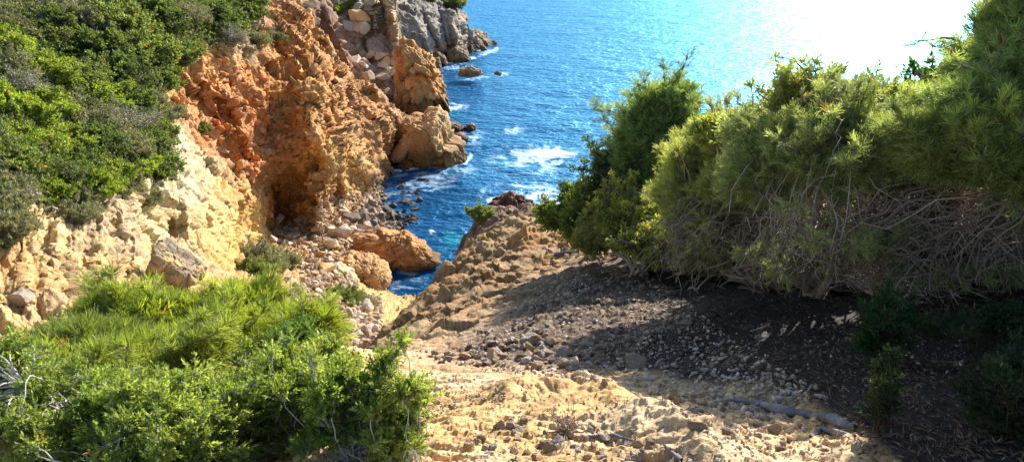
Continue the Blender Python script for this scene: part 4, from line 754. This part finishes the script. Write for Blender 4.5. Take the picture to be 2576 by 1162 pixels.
# hillside scrub: prototypes, then copies of each with its parts
HM = {}
def proto(key, pal, nl, ll, lw, mat=None, dead=0, flat=.6, n=170):
    r_ = np.random.default_rng(hash(key) % 1000 if False else sum(map(ord, key)))
    bl = [(np.array([x, y, .45 + z]), np.array([a, a * .9, a * flat])) for x, y, z, a in [(0, 0, .1, .7), (.5, .2, -.05, .5), (-.5, -.1, -.08, .55), (.1, -.5, -.1, .5), (-.1, .5, 0, .5), (.7, -.4, -.2, .3)]]
    o = plant('scrub_shrub', 'x', bl, (0, 0, 0), r_, pal, (nl, .12, ll, lw, (.4, 1.1), True), .17, n, 16, limbs=9, dead=dead, thick=.03, wisps=8, mat=mat, twig=.006 if key != 'pale twiggy' else .011, bark=M_BARK_P if 'pale' in key or 'grey' in key else M_BARK)
    HM[key] = [c.data for c in o.children]; names = [c.name.split('.')[0] for c in o.children]
    for c in list(o.children): bpy.data.objects.remove(c)
    bpy.data.objects.remove(o)
    HM[key] = list(zip(names, HM[key]))
proto('bright green', [(.16, .225, .045), (.19, .26, .05), (.13, .18, .045)], 10, .075, .017, n=200)
proto('mid green', [(.115, .155, .06), (.13, .175, .065), (.10, .135, .055)], 10, .075, .017, n=190, dead=20)
proto('dark green', [(.075, .11, .045), (.095, .14, .05), (.06, .09, .04)], 10, .08, .018, n=190, dead=20)
proto('olive grey', [(.17, .185, .11), (.20, .21, .13), (.14, .15, .09)], 8, .07, .014, M_LEAF_G, 70)
proto('pale twiggy', [(.20, .20, .15), (.15, .16, .11)], 3, .06, .012, M_LEAF_G, 300, n=90)
ORD = ['first', 'second', 'third', 'fourth', 'fifth', 'sixth', 'seventh', 'eighth', 'ninth', 'tenth', 'eleventh']
rows = [('uppermost', [(20, 60, 85, 'olive grey'), (110, 75, 80, 'dark green'), (200, 60, 95, 'olive grey'), (300, 75, 95, 'mid green'), (385, 60, 80, 'dark green'), (455, 55, 70, 'olive grey'), (540, 60, 75, 'dark green'), (600, 30, 60, 'dark green')]),
        ('second', [(15, 125, 75, 'bright green'), (100, 130, 70, 'olive grey'), (180, 130, 90, 'dark green'), (265, 150, 95, 'dark green'), (350, 150, 90, 'mid green'), (425, 145, 70, 'dark green'), (575, 95, 50, 'pale twiggy')]),
        ('third', [(30, 190, 75, 'olive grey'), (110, 195, 80, 'bright green'), (190, 205, 75, 'mid green'), (290, 210, 85, 'dark green'), (370, 200, 75, 'dark green'), (640, 105, 40, 'olive grey')]),
        ('fourth', [(60, 240, 90, 'pale twiggy'), (150, 240, 70, 'pale twiggy'), (230, 255, 75, 'bright green'), (310, 255, 65, 'dark green'), (375, 255, 50, 'olive grey'), (420, 290, 45, 'olive grey')]),
        ('fifth', [(20, 300, 90, 'bright green'), (110, 300, 90, 'bright green'), (200, 310, 85, 'olive grey'), (290, 310, 75, 'pale twiggy'), (350, 310, 60, 'pale twiggy'), (395, 335, 45, 'mid green')]),
        ('sixth', [(50, 365, 90, 'bright green'), (140, 370, 85, 'bright green'), (225, 370, 80, 'dark green'), (300, 375, 75, 'olive grey'), (370, 380, 65, 'dark green')]),
        ('seventh', [(20, 425, 85, 'mid green'), (110, 425, 80, 'olive grey'), (190, 420, 75, 'dark green'), (260, 435, 70, 'bright green'), (335, 420, 60, 'bright green'), (400, 430, 60, 'dark green')]),
        ('lowest', [(20, 495, 80, 'pale twiggy'), (100, 480, 60, 'bright green'), (190, 500, 60, 'olive grey'), (240, 470, 55, 'bright green'), (310, 465, 55, 'olive grey'), (20, 590, 75, 'olive grey'), (200, 545, 60, 'olive grey'), (375, 505, 35, 'olive grey')])]
def scrub(u, v, rpx, kind, label, name='scrub_shrub', group='shrubs covering the left hillside', objs=None):
    h = hit(u, v, objs or [cliff])
    if not h: return
    s = rpx * px(u, v, h[0].y) * 1.02; o = link(name, None, loc=h[0] - Vector((0, 0, .12 * s)))
    o.rotation_euler = (rp.uniform(-.1, .1), rp.uniform(-.1, .1), rp.uniform(0, 6.28)); o.scale = (s * rp.uniform(.9, 1.15), s * rp.uniform(.9, 1.15), s * rp.uniform(.8, 1.15)); tag(o, label, 'shrub', group)
    for n_, d_ in HM[kind]: link(n_, d_, o)
for rn, items in rows:
    for i, (u, v, r_, kind) in enumerate(sorted(items)):
        scrub(u, v + r_ * .2, r_, kind, f'{kind} shrub, {ORD[i]} from the left in the {rn} row of the hillside scrub')
for (u, v, r_, kind, lab) in [(650, 665, 62, 'olive grey', 'round dull green bush on the pale slope above the bright needle bush'), (715, 670, 48, 'olive grey', 'grey green bush at the right of the pair on the edge of the rubble'), (640, 690, 40, 'mid green', 'fresh green bush at the left foot of the dull pair'),
        (860, 760, 48, 'mid green', 'small round bush growing alone in the gully'), (905, 765, 34, 'olive grey', 'low grey green bush touching the lone gully bush'), (520, 420, 30, 'olive grey', 'narrow olive bush growing out of a crack in the pale rock'), (510, 330, 22, 'mid green', 'little green tuft on the edge between pale and red rock'),
        (690, 100, 30, 'olive grey', 'small bush high on the red cliff face'), (775, 20, 22, 'pale twiggy', 'thin grey tuft at the crest of the red cliff'), (590, 110, 45, 'pale twiggy', 'leafless grey bush above the red cliff'), (500, 60, 50, 'olive grey', 'grey bush above the left end of the red cliff')]:
    scrub(u, v, r_, kind, lab, 'rock_bush', None)
for (u, v, r_, lab) in [(850, 30, 24, 'bright green bush on the slope beyond the cliff crest'), (885, 12, 16, 'green bush at the top of the slope beyond the cliff crest')]: scrub(u, v, r_, 'bright green', lab, 'rock_bush', None, [far_shore])
for (u, v, r_, lab) in [(1145, 20, 26, 'dark green bush on top of the grey headland'), (1120, 8, 20, 'second green bush on top of the grey headland, left of the first'), (1080, 5, 16, 'small bush at the upper left of the grey headland')]: scrub(u, v, r_, 'mid green', lab, 'rock_bush', None, [headland])
scrub(1215, 550, 32, 'mid green', 'small green bush on the tip of the ridge rock', 'rock_bush', None, [ground])
# low ground cover under the shrubs
def cover():
    poly = [(-120, -60), (620, -60), (645, 60), (600, 110), (450, 150), (390, 220), (400, 290), (430, 370), (450, 440), (300, 455), (270, 490), (160, 510), (60, 490), (60, 600), (-120, 620)]
    pts = scatter(poly, 7500, rp, [cliff]); P = np.array([p[2] for p in pts]); K = 7
    Sp = np.repeat(P, K, 0) + rp.normal(size=(len(P) * K, 3)) * np.array([.3, .3, .2]) + np.array([0, 0, .38]); ax = rp.normal(size=Sp.shape) * .5 + np.array([0, 0, 1])
    LV, cnt = leaves(Sp, ax, rp, 7, .12, .12, .024, (.4, 1.1), True); pal = np.array([(.09, .14, .035), (.13, .20, .04), (.13, .14, .08), (.07, .10, .04), (.20, .20, .14)])
    ci = np.clip(((vnoise(P / 2.5) * .5 + .5) * 5 + rp.normal(size=len(P)) * .8).astype(int), 0, 4); lt = np.repeat(np.repeat(np.repeat(pal[ci], K, 0), 7, 0) * rp.uniform(.7, 1.3, (cnt, 1)), 4, 0)
    o = link('ground_cover', mesh_np('ground_cover', LV, np.arange(cnt * 4).reshape(-1, 4), M_LEAF_G, tint=lt, smooth=False)); o['kind'] = 'stuff'; o['label'] = 'low dense scrub between the hillside shrubs'
cover()

# ------------------------------------------------------------------ fallen wood
def log(name, label, pts, rads, cat, mat=None, seed=1):
    r_ = np.random.default_rng(seed); P = []
    for (u, v) in pts:
        h = hit(u, v, [ground]); P.append(np.array(h[0]))
    P = np.array(P); t = np.linspace(0, len(P) - 1, 60); Q = np.stack([np.interp(t, range(len(P)), P[:, k]) for k in range(3)], 1); rr = np.interp(t, range(len(P)), rads)
    for _ in range(6): Q[1:-1] = (Q[:-2] + 2 * Q[1:-1] + Q[2:]) / 4
    Q[:, 2] += rr * .7; V, Fc = tubes(Q[None], rr[None], 16); c = np.repeat(Q, 16, 0)
    V = c + (V - c) * (1 + .45 * fbm(V * np.array([1, 1, 1]), .05, 4)[:, None] + .25 * fbm(V, .014, 3)[:, None])
    o = link(name, mesh_np(name, V, Fc, mat or M_LOG)); tag(o, label, cat); return o
log('fallen_branch', 'thick bleached blue grey branch lying in the shade at lower right', [(1800, 1012), (1850, 1008), (1900, 1018), (1960, 1036), (2030, 1050), (2090, 1060), (2150, 1082)], [.005, .010, .016, .021, .019, .023, .014], 'branch')
log('fallen_branch', 'thinner curved brown branch just below the thick bleached one', [(2040, 1100), (2065, 1085), (2100, 1090), (2150, 1098)], [.008, .013, .011, .007], 'branch', seed=2)
log('stick', 'pale stick lying on the rock at the edge of the thicket', [(1395, 640), (1440, 636), (1500, 632)], [.02, .03, .025], 'stick')
log('stick', 'short white stick on the sunlit ledge left of centre', [(1000, 985), (1010, 1000), (1022, 1018)], [.006, .006, .004], 'stick')
log('stick', 'bleached stick right of the dead plant on the ledge', [(1480, 1100), (1540, 1095), (1600, 1112)], [.006, .007, .004], 'stick')
log('stick', 'thin brown root in the lower edge of the ledge, pointing towards the viewer', [(1670, 1120), (1690, 1140), (1715, 1158)], [.005, .006, .006], 'stick')
def dead_plant():
    r_ = np.random.default_rng(5); root = np.array(hit(1425, 1090, [ground])[0]); n = 90
    T = root + nrmz(r_.normal(size=(n, 3)) + np.array([0, 0, .5])) * r_.uniform(.04, .13, (n, 1)); P = curve(np.tile(root, (n, 1)), T, r_, 6, .3, .1, .1)
    V, Fc = tubes(P, .003 * np.linspace(1, .4, 6)[None] * r_.uniform(.5, 1.3, (n, 1)), 4)
    o = link('dead_plant', mesh_np('dead_plant', V, Fc, M_BARK_D)); tag(o, 'dark dried dead plant stump on the sunlit ledge', 'dead plant')
dead_plant()

def litter():
    r_ = np.random.default_rng(9); pts = scatter([(1650, 740), (1850, 700), (2576, 690), (2576, 1162), (2200, 1162), (1950, 950), (1700, 880), (1450, 800)], 2600, r_, [ground]); P = np.array([p[2] for p in pts]); K = 4
    Sp = np.repeat(P, K, 0) + r_.normal(size=(len(P) * K, 3)) * np.array([.04, .04, .004]) + np.array([0, 0, .006]); ax = r_.normal(size=Sp.shape) * np.array([1, 1, .25])
    LV, cnt = leaves(Sp, ax, r_, 1, .02, .035, .003, (.1, .5), True); lt = np.repeat(np.array([.16, .10, .065]) * r_.uniform(.3, 1.6, (cnt, 1)), 4, 0)
    o = link('leaf_litter', mesh_np('leaf_litter', LV, np.arange(cnt * 4).reshape(-1, 4), M_GRAVEL, tint=lt, smooth=False)); o['kind'] = 'stuff'; o['label'] = 'dry needles and leaf litter on the dark soil under the thicket'
litter()
